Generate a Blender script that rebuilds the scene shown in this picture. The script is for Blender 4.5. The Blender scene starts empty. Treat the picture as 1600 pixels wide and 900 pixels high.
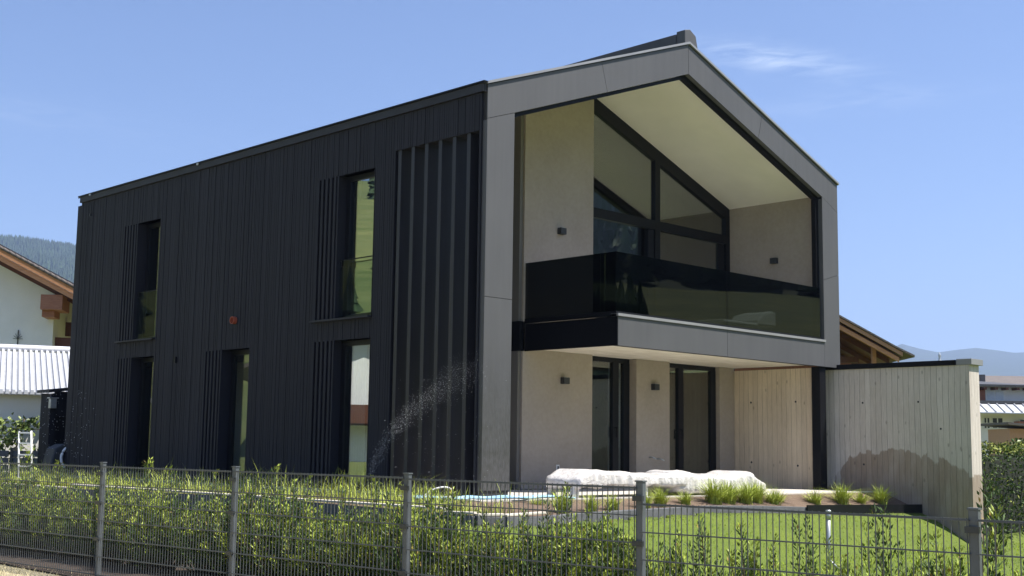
import bpy, math, random
import numpy as np
from mathutils import Vector, Matrix, noise
R = math.radians
rnd = random.Random(7)
sc = bpy.context.scene
col = sc.collection

# ------------------------------------------------------------------ camera
CAM = Vector((-12.9854, -13.8636, 0.6825))
YAW, PITCH, ROLL, FPX = 0.7744, 0.1268, 0.0144, 1986.53
cd = bpy.data.cameras.new('camera'); co = bpy.data.objects.new('camera', cd); col.objects.link(co)
Fw = Vector((math.sin(YAW)*math.cos(PITCH), math.cos(YAW)*math.cos(PITCH), math.sin(PITCH)))
Rt = Vector((math.cos(YAW), -math.sin(YAW), 0)); Up = Rt.cross(Fw)
R2 = Rt*math.cos(ROLL)+Up*math.sin(ROLL); U2 = -Rt*math.sin(ROLL)+Up*math.cos(ROLL)
m = Matrix((R2, U2, -Fw)).transposed().to_4x4(); m.translation = CAM
co.matrix_world = m
cd.sensor_width = 36; cd.lens = FPX/1600*36; cd.clip_start = .1; cd.clip_end = 20000
sc.camera = co

# ------------------------------------------------------------------ world, sun, exposure
SUN_AZ, SUN_EL = 143.0, 61.0        # azimuth clockwise from +Y
w = bpy.data.worlds.new('World'); sc.world = w; w.use_nodes = True
nt = w.node_tree; nt.nodes.clear()
out = nt.nodes.new('ShaderNodeOutputWorld'); bg = nt.nodes.new('ShaderNodeBackground')
sky = nt.nodes.new('ShaderNodeTexSky'); sky.sky_type = 'NISHITA'; sky.sun_disc = False
sky.sun_elevation = R(SUN_EL); sky.sun_rotation = R(SUN_AZ); sky.altitude = 800
sky.air_density = 1.0; sky.dust_density = .5; sky.ozone_density = 5
bg.inputs['Strength'].default_value = .085
# thin cirrus wisps, placed by sky direction
tc = nt.nodes.new('ShaderNodeTexCoord')
def wmath(op, a, b=None, c=None):
    n = nt.nodes.new('ShaderNodeMath'); n.operation = op
    for i, v in enumerate((a, b, c)):
        if v is None: continue
        if isinstance(v, (int, float)): n.inputs[i].default_value = v
        else: nt.links.new(v, n.inputs[i])
    return n.outputs[0]
def wispmask(c, along, width, length):
    c = Vector(c).normalized(); a = Vector(along); a = (a-c*a.dot(c)).normalized(); b = c.cross(a)
    def dot(v):
        n = nt.nodes.new('ShaderNodeVectorMath'); n.operation = 'DOT_PRODUCT'
        nt.links.new(tc.outputs['Generated'], n.inputs[0]); n.inputs[1].default_value = v; return n.outputs['Value']
    x = wmath('MULTIPLY', dot(a), 1/length); y = wmath('MULTIPLY', dot(b), 1/width)
    d = wmath('ADD', wmath('MULTIPLY', x, x), wmath('MULTIPLY', y, y))
    return wmath('MULTIPLY', wmath('EXPONENT', wmath('MULTIPLY', d, -1)), wmath('GREATER_THAN', dot(c), 0))
m1 = wispmask((.794, .530, .297), (.0629, -.0833, -.0193), .010, .055)
m2 = wispmask((.30, .92, .24), (1, -.3, -.02), .012, .16)
m3 = wispmask((.83, .48, .262), (.06, -.09, .006), .008, .07)
mp = nt.nodes.new('ShaderNodeMapping'); mp.inputs['Rotation'].default_value = (0, R(12), YAW); mp.inputs['Scale'].default_value = (9, 9, 55)
nt.links.new(tc.outputs['Generated'], mp.inputs['Vector'])
nz = nt.nodes.new('ShaderNodeTexNoise'); nz.inputs['Scale'].default_value = 2.6; nz.inputs['Detail'].default_value = 7; nz.inputs['Roughness'].default_value = .62
nz.inputs['Distortion'].default_value = .6
nt.links.new(mp.outputs[0], nz.inputs['Vector'])
nn = wmath('MULTIPLY', wmath('MAXIMUM', wmath('SUBTRACT', nz.outputs['Fac'], .36), 0), 2.4)
mk = wmath('ADD', m1, wmath('ADD', wmath('MULTIPLY', m2, .22), wmath('MULTIPLY', m3, .3)))
fac = wmath('MINIMUM', wmath('MULTIPLY', mk, wmath('MULTIPLY', nn, .62)), .45)
mixc = nt.nodes.new('ShaderNodeMix'); mixc.data_type = 'RGBA'
nt.links.new(fac, mixc.inputs[0]); tn = nt.nodes.new('ShaderNodeMix'); tn.data_type = 'RGBA'; tn.blend_type = 'MULTIPLY'; tn.inputs[0].default_value = 1; tn.inputs[7].default_value = (1.06, .985, 1.01, 1)
nt.links.new(sky.outputs[0], tn.inputs[6]); nt.links.new(tn.outputs[2], mixc.inputs[6]); mixc.inputs[7].default_value = (6.5, 7.2, 8.0, 1)
nt.links.new(mixc.outputs[2], bg.inputs['Color']); nt.links.new(bg.outputs[0], out.inputs[0])

sl = bpy.data.lights.new('sun', 'SUN'); so = bpy.data.objects.new('sun', sl); col.objects.link(so)
sd = Vector((math.sin(R(SUN_AZ))*math.cos(R(SUN_EL)), math.cos(R(SUN_AZ))*math.cos(R(SUN_EL)), math.sin(R(SUN_EL))))
so.rotation_euler = sd.to_track_quat('Z', 'Y').to_euler(); sl.energy = 5.0; sl.angle = R(.5); sl.color = (1, .95, .87)
sc.view_settings.view_transform = 'Standard'; sc.view_settings.look = 'None'
sc.view_settings.exposure = 1.03; sc.view_settings.gamma = 1; sc.view_settings.use_curve_mapping = False
sc.cycles.max_bounces = 7; sc.cycles.diffuse_bounces = 4; sc.cycles.glossy_bounces = 3
sc.cycles.transparent_max_bounces = 14; sc.cycles.volume_bounces = 0
sc.cycles.use_denoising = True; sc.cycles.sample_clamp_indirect = 6

# ------------------------------------------------------------------ material helpers
class NT:
    def __init__(s, name):
        s.m = bpy.data.materials.new(name); s.m.use_nodes = True; s.t = s.m.node_tree
        s.b = s.t.nodes['Principled BSDF']; s.out = s.t.nodes['Material Output']
    def n(s, t, **k):
        x = s.t.nodes.new(t)
        for a, v in k.items(): setattr(x, a, v)
        return x
    def put(s, inp, v):
        if isinstance(v, bpy.types.NodeSocket): s.t.links.new(v, inp)
        else: inp.default_value = v
    def math(s, op, a, b=0., c=0., clamp=False):
        x = s.n('ShaderNodeMath', operation=op, use_clamp=clamp)
        s.put(x.inputs[0], a); s.put(x.inputs[1], b); s.put(x.inputs[2], c); return x.outputs[0]
    def coord(s, kind='Object', scale=(1, 1, 1)):
        tc = s.n('ShaderNodeTexCoord'); mp = s.n('ShaderNodeMapping'); mp.inputs['Scale'].default_value = scale
        s.t.links.new(tc.outputs[kind], mp.inputs['Vector']); return mp.outputs[0]
    def xyz(s):
        tc = s.n('ShaderNodeTexCoord'); x = s.n('ShaderNodeSeparateXYZ'); s.t.links.new(tc.outputs['Object'], x.inputs[0]); return x.outputs
    def noise(s, scale, detail=4, vec=None, rough=.55, dist=0):
        x = s.n('ShaderNodeTexNoise'); x.inputs['Scale'].default_value = scale; x.inputs['Detail'].default_value = detail
        x.inputs['Roughness'].default_value = rough; x.inputs['Distortion'].default_value = dist
        s.put(x.inputs['Vector'], vec if vec is not None else s.coord()); return x.outputs['Fac']
    def ramp(s, f, a, b, p0=0., p1=1.):
        x = s.n('ShaderNodeMapRange'); s.put(x.inputs[0], f); x.inputs[1].default_value = p0; x.inputs[2].default_value = p1
        x.inputs[3].default_value = a; x.inputs[4].default_value = b; return x.outputs[0]
    def mix(s, f, a, b, blend='MIX'):
        x = s.n('ShaderNodeMix', data_type='RGBA', blend_type=blend)
        s.put(x.inputs[0], f); s.put(x.inputs[6], c4(a)); s.put(x.inputs[7], c4(b)); return x.outputs[2]
    def col(s, v): s.put(s.b.inputs['Base Color'], c4(v))
    def rough(s, v): s.put(s.b.inputs['Roughness'], v)
    def bump(s, h, d=.01, st=1.):
        x = s.n('ShaderNodeBump'); x.inputs['Distance'].default_value = d; x.inputs['Strength'].default_value = st
        s.put(x.inputs['Height'], h); s.t.links.new(x.outputs[0], s.b.inputs['Normal'])
def c4(v):
    return (*v, 1) if isinstance(v, (tuple, list)) and len(v) == 3 else v
def simple(name, c, rough=.6, var=.12, scale=6., metal=0., bump=0., spec=.5, vscale=(1, 1, 1)):
    s = NT(name); n = s.noise(scale, 5, s.coord(scale=vscale))
    a = tuple(x*(1-var) for x in c); b = tuple(min(1, x*(1+var)) for x in c)
    s.col(s.mix(s.ramp(n, 0, 1, .3, .7), a, b)); s.rough(s.ramp(n, rough*.9, min(1, rough*1.12), .3, .7))
    s.b.inputs['Metallic'].default_value = metal; s.b.inputs['Specular IOR Level'].default_value = spec
    if bump: s.bump(s.noise(scale*9, 4, s.coord(scale=vscale)), bump)
    return s.m
M = {}
# charred dark timber boards
s = NT('dark_timber'); v = s.coord(scale=(18, 18, .7)); g = s.noise(5, 6, v)
x, y, z = s.xyz()
bi = s.math('FLOOR', s.math('MULTIPLY', s.math('ADD', x, y), 9.3)); wn = s.n('ShaderNodeTexWhiteNoise', noise_dimensions='1D'); s.put(wn.inputs['W'], bi)
tone = s.math('ADD', s.math('MULTIPLY', g, .7), s.math('MULTIPLY', wn.outputs[0], .45))
tone = s.math('ADD', tone, s.math('MULTIPLY', s.noise(.6, 3), .35))
s.col(s.mix(s.ramp(tone, 0, 1, .35, 1.15), (.012, .0125, .018), (.021, .021, .029))); s.rough(s.ramp(g, .55, .8)); s.b.inputs['Specular IOR Level'].default_value = .3; s.bump(g, .004, .7); M['timber'] = s.m
M['fin'] = simple('dark_fin_paint', (.021, .021, .027), .45, .15, 3, vscale=(6, 6, .5))
M['trimdark'] = simple('dark_edge_metal', (.017, .017, .022), .6, .08, 2)
# grey facade panel, wetted near the foot of the left column
s = NT('grey_panel'); x, y, z = s.xyz(); n = s.math('ADD', s.math('MULTIPLY', s.noise(.8, 4), .5), s.math('MULTIPLY', s.noise(5, 5, s.coord(scale=(2, 2, .12))), .5)); fine = s.noise(34, 3, s.coord(scale=(1, 1, .25)))
base = s.mix(s.ramp(n, 0, 1, .3, .7), (.070, .070, .075), (.093, .093, .098))
wet = s.math('MULTIPLY', s.ramp(s.math('ADD', z, s.math('MULTIPLY', s.noise(3, 4), 1.2)), 1, 0, 1.2, 2.9), s.math('LESS_THAN', x, .7))
wet = s.math('MULTIPLY', wet, s.ramp(fine, .35, .85, .38, .62))
s.col(s.mix(wet, base, (.040, .040, .038))); s.rough(s.math('SUBTRACT', .5, s.math('MULTIPLY', wet, .22))); s.bump(s.math('MULTIPLY', s.math('MULTIPLY', wet, fine), 1.), .004, .6); M['panel'] = s.m
M['seam'] = simple('seam_shadow_gap', (.02, .02, .022), .8)
M['cap'] = simple('grey_cap_metal', (.30, .30, .31), .38, .06, 2, metal=.3)
M['black'] = simple('black_metal', (.006, .0065, .009), .45, .1, 3, spec=.2)
M['frame'] = simple('black_window_frame', (.007, .008, .011), .4, .1, 3, spec=.25)
s = NT('beige_render'); n = s.math('ADD', s.math('MULTIPLY', s.noise(1.1, 6), .6), s.math('MULTIPLY', s.noise(14, 5), .4)); s.col(s.mix(s.ramp(n, 0, 1, .32, .68), (.30, .258, .215), (.385, .335, .285))); s.rough(.92); s.bump(s.noise(150, 3), .003, .8); M['render'] = s.m
M['rendgrey'] = simple('grey_brown_render', (.15, .14, .125), .9, .05, 1.3, bump=.003)
M['soffit'] = simple('cream_soffit', (.85, .81, .77), .85, .05, 1.1, bump=.002)
s = NT('pale_slab_soffit'); n = s.noise(1.6, 5, s.coord(scale=(1, 2.5, 1))); s.col(s.mix(s.ramp(n, 0, 1, .35, .65), (.72, .65, .55), (.86, .79, .69))); s.rough(.8); s.bump(n, .01); M['slab'] = s.m
M['white'] = simple('white_render', (.82, .80, .78), .85, .04, 1.5, bump=.004)
M['whitemetal'] = simple('white_paint', (.78, .78, .76), .4, .04, 3)
M['orange'] = simple('orange_pipe', (.42, .10, .05), .5)
M['room'] = simple('interior_plaster', (.72, .70, .66), .9, .05, 1)
M['roomfloor'] = simple('interior_floor', (.22, .17, .12), .6, .1, 3)
M['curtain'] = simple('sheer_curtain', (.62, .66, .70), .9, .08, 4)
M['meadowrefl'] = simple('painted_meadow_reflection', (.46, .50, .26), .9, .15, 3)
M['alu'] = simple('galvanised_metal', (.48, .50, .50), .35, .1, 6, metal=.5)
M['fence'] = simple('anthracite_powder_coat', (.10, .112, .118), .4, .12, 9)
M['wire'] = simple('anthracite_wire', (.075, .083, .088), .4, .12, 9)
M['paving'] = simple('pale_paving', (.48, .45, .41), .85, .12, 3, bump=.004)
M['kerblit'] = simple('painted_sunlit_kerb_top', (.55, .50, .43), .9, .15, 6)
M['fenceclip'] = simple('dark_clamp', (.03, .034, .037), .4)
# concrete
def concrete(name, wetfn=False, tint=(1, 1, 1)):
    s = NT(name); x, y, z = s.xyz(); u = s.math('ADD', s.math('MULTIPLY', s.math('ADD', x, y), 1/.118), 200)
    wob = s.math('ADD', u, s.math('MULTIPLY', s.noise(.9, 2), .5))
    bi = s.math('FLOOR', wob); fr = s.math('FRACT', wob)
    wn = s.n('ShaderNodeTexWhiteNoise', noise_dimensions='1D'); s.put(wn.inputs['W'], bi)
    edge = s.math('MULTIPLY', s.math('LESS_THAN', s.math('ABSOLUTE', s.math('SUBTRACT', fr, .5)), .478), 1.)
    grain = s.noise(7, 7, s.coord(scale=(9, 9, .6)), .65)
    vo = s.n('ShaderNodeTexVoronoi'); vo.inputs['Scale'].default_value = 1.; s.put(vo.inputs['Vector'], s.coord(scale=(5, 5, 2.6)))
    knot = s.ramp(vo.outputs['Distance'], 1, 0, .05, .13)
    a = tuple(q*t for q, t in zip((.37, .335, .29), tint)); b = tuple(q*t for q, t in zip((.60, .565, .505), tint))
    tone = s.math('ADD', s.math('MULTIPLY', grain, .75), s.math('ADD', s.math('MULTIPLY', wn.outputs[0], .15), s.math('ADD', s.math('MULTIPLY', s.noise(1.2, 5), .38), s.math('MULTIPLY', s.noise(45, 4), .14))))
    c = s.mix(s.ramp(tone, 0, 1, .42, .96), a, b)
    c = s.mix(s.math('MULTIPLY', knot, .45), c, (.13, .115, .095))
    c = s.mix(s.math('MULTIPLY', s.math('SUBTRACT', 1, edge), s.ramp(s.noise(2, 3), .15, .8, .35, .6)), c, (.10, .092, .08))
    rough = .8
    if wetfn:
        t = s.math('ADD', y, 1.12)
        zz = s.math('SUBTRACT', .80, s.math('MULTIPLY', s.math('MULTIPLY', t, t), .17))
        zz = s.math('SUBTRACT', zz, s.ramp(y, 0, .5, -.25, .3))
        zz = s.math('ADD', zz, s.math('MULTIPLY', s.math('SUBTRACT', wn.outputs[0], .5), .11))
        zz = s.math('ADD', zz, s.math('MULTIPLY', s.math('SUBTRACT', s.noise(9, 4), .5), .12))
        zz = s.math('ADD', zz, s.math('MULTIPLY', s.math('SUBTRACT', s.noise(1, 5, s.coord(scale=(0, 7, .4))), .5), .30))
        wet = s.math('MULTIPLY', s.ramp(s.math('SUBTRACT', zz, z), 0, 1, 0, .035), s.ramp(s.noise(3, 5, s.coord(scale=(2, 2, .5))), .72, 1.1, .3, .7))
        dry = s.math('MULTIPLY', s.math('LESS_THAN', s.math('ABSOLUTE', s.math('SUBTRACT', y, s.math('ADD', -.02, s.math('MULTIPLY', s.noise(5, 3), .1)))), .055), s.math('GREATER_THAN', z, .08))
        wet = s.math('MULTIPLY', wet, s.math('SUBTRACT', 1, s.math('MULTIPLY', dry, .7)))
        c = s.mix(wet, c, s.mix(1, c, (.55, .48, .42), 'MULTIPLY')); rough = s.math('SUBTRACT', .8, s.math('MULTIPLY', wet, .3))
    s.col(c); s.rough(rough)
    s.bump(s.math('ADD', s.math('MULTIPLY', grain, .5), edge), .006, .8); return s.m
M['conc'] = concrete('board_marked_concrete', tint=(1.22, 1.10, .95)); M['concwet'] = concrete('board_marked_concrete_wet', True, (1.10, 1.06, 1.07))
s = NT('smooth_concrete'); n = s.noise(5, 6); s.col(s.mix(s.ramp(n, 0, 1, .3, .7), (.085, .087, .095), (.13, .132, .14))); s.rough(.85); s.bump(s.noise(60, 3), .003); M['kerb'] = s.m
# ground
def lawnmat(name, a, b, c2, sc1=2.5):
    s = NT(name); n = s.noise(sc1, 6); n2 = s.noise(70, 3)
    s.col(s.mix(s.ramp(n2, 0, 1, .35, .65), s.mix(s.ramp(n, 0, 1, .35, .65), a, b), c2)); s.rough(.9); s.bump(n2, .02); return s.m
M['lawn'] = lawnmat('lawn_soil', (.11, .16, .010), (.15, .20, .012), (.07, .105, .008))
M['blade'] = simple('grass_blade', (.23, .31, .012), .75, .42, .9, spec=.08)
M['blade2'] = simple('sedge_blade', (.34, .40, .06), .6, .3, 5, spec=.4)
M['dryblade'] = simple('dry_grass_blade', (.55, .48, .27), .7, .3, 4)
M['soil'] = lawnmat('bed_soil', (.16, .105, .07), (.24, .16, .11), (.10, .07, .045), 6)
M['mulch'] = lawnmat('bark_mulch', (.05, .035, .025), (.09, .06, .045), (.03, .022, .016), 8)
M['bedgrass'] = lawnmat('bed_ground', (.075, .10, .03), (.12, .12, .05), (.05, .06, .02), 3)
M['terr'] = lawnmat('meadow', (.075, .12, .026), (.11, .16, .035), (.06, .09, .02), .02)
s = NT('meadow_hill'); n = s.noise(.03, 6); n2 = s.noise(.15, 5, s.coord(scale=(1, 1, 5))); s.col(s.mix(s.ramp(n2, 0, 1, .35, .7), s.mix(s.ramp(n, 0, 1, .35, .65), (.115, .135, .045), (.22, .225, .07)), (.09, .12, .03))); s.rough(.95); M['terr'] = s.m
M['forestfloor'] = simple('forest_floor', (.045, .065, .03), .95, .3, .02)
M['spruce'] = simple('spruce_needles', (.042, .072, .026), .9, .45, .05)
M['dryground'] = lawnmat('dry_ground', (.40, .35, .22), (.48, .42, .28), (.30, .26, .15), 5)
M['leafA'] = simple('hedge_leaf_dark', (.055, .10, .018), .55, .35, 7, spec=.4)
M['leafB'] = simple('hedge_leaf_light', (.33, .40, .05), .5, .35, 7, spec=.4)
M['leafC'] = simple('hedge_leaf_amber', (.34, .24, .06), .55, .3, 7, spec=.4)
M['laurel'] = simple('laurel_leaf', (.045, .08, .016), .6, .4, 5, spec=.25)
M['laurelB'] = simple('laurel_leaf_light', (.24, .27, .05), .6, .3, 5, spec=.25)
M['bark'] = simple('twig_bark', (.09, .065, .04), .9, .2, 10)
M['vine'] = simple('vine_leaf', (.17, .22, .055), .5, .4, 5)
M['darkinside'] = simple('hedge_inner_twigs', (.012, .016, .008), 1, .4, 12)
def wood(name, a, b, vs):
    s = NT(name); n = s.noise(4, 6, s.coord(scale=vs), .6, .4); s.col(s.mix(s.ramp(n, 0, 1, .3, .7), a, b)); s.rough(.6); s.bump(n, .004); return s.m
M['larch'] = wood('larch_beam', (.45, .20, .09), (.62, .31, .15), (1, 8, 8))
M['larchshade'] = wood('larch_painted_shade', (.26, .10, .05), (.38, .16, .085), (1, 8, 8))  # darker larch for the purlin, its shade is put into the colour
M['wooddark'] = wood('brown_roof_boards', (.09, .028, .015), (.15, .05, .026), (6, 1, 6))
M['woodred'] = wood('red_brown_boards', (.26, .09, .055), (.36, .14, .085), (8, 8, 1))
M['woodlight'] = wood('pale_timber_boards', (.40, .20, .11), (.52, .29, .16), (9, 9, .8))
M['tile'] = simple('grey_brown_roof_tiles', (.13, .11, .10), .8, .2, 3, bump=.02)
M['tiledark'] = simple('dark_roof_tiles', (.07, .07, .075), .6, .2, 3)
M['sheet'] = simple('corrugated_sheet', (.62, .63, .66), .35, .05, 2, metal=.2)
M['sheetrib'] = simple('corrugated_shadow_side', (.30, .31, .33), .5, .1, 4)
M['plastic'] = NT('crinkled_white_foil'); s = M['plastic']; n = s.noise(9, 8, s.coord(scale=(1, 1.4, 1.2)), .62, 1.1); s.col(s.mix(s.ramp(n, 0, 1, .4, .62), (.58, .55, .53), (.72, .70, .68))); s.rough(.3)
s.b.inputs['Coat Weight'].default_value = .5; s.b.inputs['Coat Roughness'].default_value = .12; s.bump(n, .022, .8); M['plastic'] = s.m
M['hose'] = simple('pale_blue_hose', (.34, .58, .74), .4)
M['darkbox'] = simple('dark_plastic', (.03, .033, .038), .5, .15, 5)
M['drop'] = NT('water_drops'); M['drop'].col((.85, .88, .92)); M['drop'].rough(.08); M['drop'].b.inputs['Specular IOR Level'].default_value = 1.; M['drop'] = M['drop'].m
def glass(name, refl, edge, tint):
    s = NT(name); s.t.nodes.remove(s.b)
    tr = s.n('ShaderNodeBsdfTransparent'); tr.inputs[0].default_value = (*tint, 1); gl = s.n('ShaderNodeBsdfGlossy'); gl.inputs['Roughness'].default_value = .0
    gl.inputs[0].default_value = (.92, .96, .95, 1)
    lw = s.n('ShaderNodeLayerWeight'); lw.inputs[0].default_value = .5
    p = s.math('POWER', lw.outputs['Facing'], 4.); f = s.math('ADD', refl, s.math('MULTIPLY', p, edge), clamp=True)
    mx = s.n('ShaderNodeMixShader'); s.t.links.new(f, mx.inputs[0]); s.t.links.new(tr.outputs[0], mx.inputs[1]); s.t.links.new(gl.outputs[0], mx.inputs[2])
    s.t.links.new(mx.outputs[0], s.out.inputs[0]); return s.m
M['glass'] = glass('window_glass', .13, .6, (.80, .84, .82))
M['glassL'] = glass('coated_window_glass', .30, .6, (.72, .78, .74))
M['glassM'] = glass('facade_glass', .13, .5, (.84, .88, .88))
M['glassG'] = glass('gable_glass', .2, .5, (.96, .97, .96))
M['guard'] = glass('clear_guard_glass', .012, .12, (.90, .93, .92))
M['glassdark'] = glass('smoked_balustrade_glass', .042, .3, (.16, .18, .18))

# ------------------------------------------------------------------ mesh helpers
class MB:
    def __init__(s): s.v = []; s.f = []; s.mi = []; s.cur = 0; s.sm = []
    def add(s, vs, fs, smooth=False):
        o = len(s.v); s.v += [tuple(p) for p in vs]; s.f += [tuple(i+o for i in f) for f in fs]; s.mi += [s.cur]*len(fs); s.sm += [smooth]*len(fs); return s
    def box(s, x0, x1, y0, y1, z0, z1):
        return s.add([(x0, y0, z0), (x1, y0, z0), (x1, y1, z0), (x0, y1, z0), (x0, y0, z1), (x1, y0, z1), (x1, y1, z1), (x0, y1, z1)],
                     [(0, 3, 2, 1), (4, 5, 6, 7), (0, 1, 5, 4), (1, 2, 6, 5), (2, 3, 7, 6), (3, 0, 4, 7)])
    def prism(s, poly, axis, a, b):
        n = len(poly)
        def P(p, t): return {'x': (t, p[0], p[1]), 'y': (p[0], t, p[1]), 'z': (p[0], p[1], t)}[axis]
        vs = [P(p, a) for p in poly]+[P(p, b) for p in poly]
        fs = [tuple(range(n)), tuple(range(2*n-1, n-1, -1))]+[(i, i+n, (i+1) % n+n, (i+1) % n) for i in range(n)]
        return s.add(vs, fs)
    def hexa(s, a, b):   # a,b: two quads of 4 points
        return s.add(list(a)+list(b), [(3, 2, 1, 0), (4, 5, 6, 7), (0, 1, 5, 4), (1, 2, 6, 5), (2, 3, 7, 6), (3, 0, 4, 7)])
    def tube(s, path, r, n=8, cap=True):
        path = [Vector(p) for p in path]; vs = []; fs = []
        rr = r if isinstance(r, (list, tuple)) else [r]*len(path)
        for i, p in enumerate(path):
            d = (path[min(i+1, len(path)-1)]-path[max(i-1, 0)]).normalized()
            a = d.orthogonal().normalized() if abs(d.z) > .9 else d.cross(Vector((0, 0, 1))).normalized(); b = d.cross(a)
            vs += [p+a*math.cos(2*math.pi*k/n)*rr[i]+b*math.sin(2*math.pi*k/n)*rr[i] for k in range(n)]
        for i in range(len(path)-1):
            for k in range(n): fs.append((i*n+k, i*n+(k+1) % n, (i+1)*n+(k+1) % n, (i+1)*n+k))
        if cap: fs += [tuple(range(n-1, -1, -1)), tuple(range((len(path)-1)*n, len(path)*n))]
        return s.add(vs, fs, True)
    def lathe(s, c, prof, n=20):
        vs = []; fs = []
        for (r, z) in prof: vs += [(c[0]+r*math.cos(2*math.pi*k/n), c[1]+r*math.sin(2*math.pi*k/n), c[2]+z) for k in range(n)]
        for i in range(len(prof)-1):
            for k in range(n): fs.append((i*n+k, i*n+(k+1) % n, (i+1)*n+(k+1) % n, (i+1)*n+k))
        return s.add(vs, fs, True)
    def build(s, name, mat, parent=None, bevel=0):
        me = bpy.data.meshes.new(name); me.from_pydata(s.v, [], s.f)
        for mm in (mat if isinstance(mat, (list, tuple)) else [mat]): me.materials.append(mm)
        me.polygons.foreach_set('material_index', s.mi); me.polygons.foreach_set('use_smooth', s.sm); me.update()
        import bmesh
        bm = bmesh.new(); bm.from_mesh(me); bmesh.ops.recalc_face_normals(bm, faces=bm.faces); bm.to_mesh(me); bm.free()
        o = bpy.data.objects.new(name, me); col.objects.link(o); o.parent = parent
        if bevel:
            b = o.modifiers.new('bevel', 'BEVEL'); b.width = bevel; b.segments = 2; b.limit_method = 'ANGLE'; b.angle_limit = R(50)
        return o
def tag(o, label=None, cat=None, group=None, kind=None):
    if label: o['label'] = label
    if cat: o['category'] = cat
    if group: o['group'] = group
    if kind: o['kind'] = kind
    return o
def empty(name, loc=(0, 0, 0), rz=0, **k):
    o = bpy.data.objects.new(name, None); col.objects.link(o); o.location = loc; o.rotation_euler = (0, 0, rz); o.empty_display_size = .3
    tag(o, **k); return o
def copy_tree(o, loc, rz=0, scale=None, **k):
    c = o.copy(); col.objects.link(c); c.location = loc; c.rotation_euler = (0, 0, rz)
    if scale: c.scale = scale
    tag(c, **k)
    for ch in o.children:
        d = ch.copy(); col.objects.link(d); d.parent = c
        for g in ch.children:
            e = g.copy(); col.objects.link(e); e.parent = d
    return c
def npmesh(name, verts, faces, mats, mi=None, parent=None, smooth=False):
    verts = np.asarray(verts, np.float32); faces = np.asarray(faces, np.int32); k = faces.shape[1]; n = len(faces)
    me = bpy.data.meshes.new(name); me.vertices.add(len(verts)); me.vertices.foreach_set('co', verts.ravel())
    me.loops.add(n*k); me.loops.foreach_set('vertex_index', faces.ravel())
    me.polygons.add(n); me.polygons.foreach_set('loop_start', np.arange(0, n*k, k, dtype=np.int32)); me.polygons.foreach_set('loop_total', np.full(n, k, np.int32))
    for mm in mats: me.materials.append(mm)
    if mi is not None: me.polygons.foreach_set('material_index', np.asarray(mi, np.int32))
    me.polygons.foreach_set('use_smooth', np.full(n, smooth)); me.update(calc_edges=True); me.validate()
    o = bpy.data.objects.new(name, me); col.objects.link(o); o.parent = parent; return o

# ------------------------------------------------------------------ terrain, lawn, bed
rows = {-90: (0, 5, 25, 60, 120, 150), -45: (0, 12, 72, 105, 160, 170), -22: (0, 11, 66, 100, 160, 170), 0: (0, 3, 20, 70, 165, 175), 15: (0, 1, 6, 50, 176, 178),
        22: (0, 0, 3, 45, 183, 180), 28: (0, 0, 3, 45, 178, 176), 36: (0, 0, 2, 30, 150, 160), 45: (0, 0, 0, 10, 40, 120), 55: (0, 0, 0, 2, 8, 140), 60: (0, 0, 0, 1, 5, 141),
        61.4: (0, 0, 0, 1, 5, 148), 63.6: (0, 0, 0, 1, 5, 143), 66.5: (0, 0, 0, 1, 5, 137), 75: (0, 0, 0, 1, 8, 130), 98: (0, 0, 4, 20, 60, 120),
        112: (1, 9, 38, 150, 180, 180), 122: (1, 11, 42, 185, 190, 190), 129: (1, 12, 45, 190, 190, 190), 160: (1, 13, 40, 180, 190, 190), 185: (0, 4, 20, 60, 90, 100), 230: (0, 0, 5, 20, 50, 60), 270: (0, 5, 25, 60, 120, 150)}
rows = {a: (*v[:3], v[3]*2, v[4]*2.06, v[5]*3) for a, v in rows.items()}
AZ = sorted(rows); RR = [50, 120, 300, 1400, 2600, 5400]
TAB = np.array([rows[a] for a in AZ], float)
def terrain_h(A, r):
    A = (A+90) % 360-90
    i = max(0, min(len(AZ)-2, int(np.searchsorted(AZ, A))-1)); t = (A-AZ[i])/(AZ[i+1]-AZ[i]); t = min(1, max(0, t)); t = t*t*(3-2*t)
    rw = TAB[i]*(1-t)+TAB[i+1]*t
    h = float(np.interp(r, [0, 35]+RR+[5800], [0, 0]+list(rw)+[rw[-1]*.9]))
    a = R(A)
    amp = .0 if r < 60 else min(2, (r-60)/400)
    h += amp*(noise.fractal(Vector((math.sin(a)*r*.003, math.cos(a)*r*.003, 0)), 1, 2, 5)*6+ (noise.noise(Vector((A*.5, 3, 1)))*14+noise.noise(Vector((A*1.7, 3, 1)))*9+noise.noise(Vector((A*6, 3, 1)))*4 if r > 4500 else 0))
    return h-1.25
rad = [0.5, 12, 25, 38, 50, 65, 80, 100, 120, 150, 190, 240, 300, 380, 470, 580, 700, 850, 1000, 1200, 1400, 1650, 1900, 2150, 2400, 2600, 2850, 3100, 3350, 3700, 4200, 4700, 5050, 5400, 5800]
naz = 480; vs = []; fs = []; mi = []
for r_ in rad:
    for k in range(naz):
        A = k*360/naz; a = R(A); vs.append((CAM.x+math.sin(a)*r_, CAM.y+math.cos(a)*r_, terrain_h(A, r_)))
for i in range(len(rad)-1):
    for k in range(naz):
        fs.append((i*naz+k, i*naz+(k+1) % naz, (i+1)*naz+(k+1) % naz, (i+1)*naz+k)); A = (k*360/naz+90) % 360-90
        rm = rad[i]; mi.append(1 if (100 < A < 172 and rm >= 290) or (4 < A < 95 and rm > 1200) or (-90 < A <= 4 and rm > 560) else 0)
t = npmesh('terrain', vs, fs, [M['terr'], M['forestfloor']], mi, smooth=True); tag(t, None, kind='structure')

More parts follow.
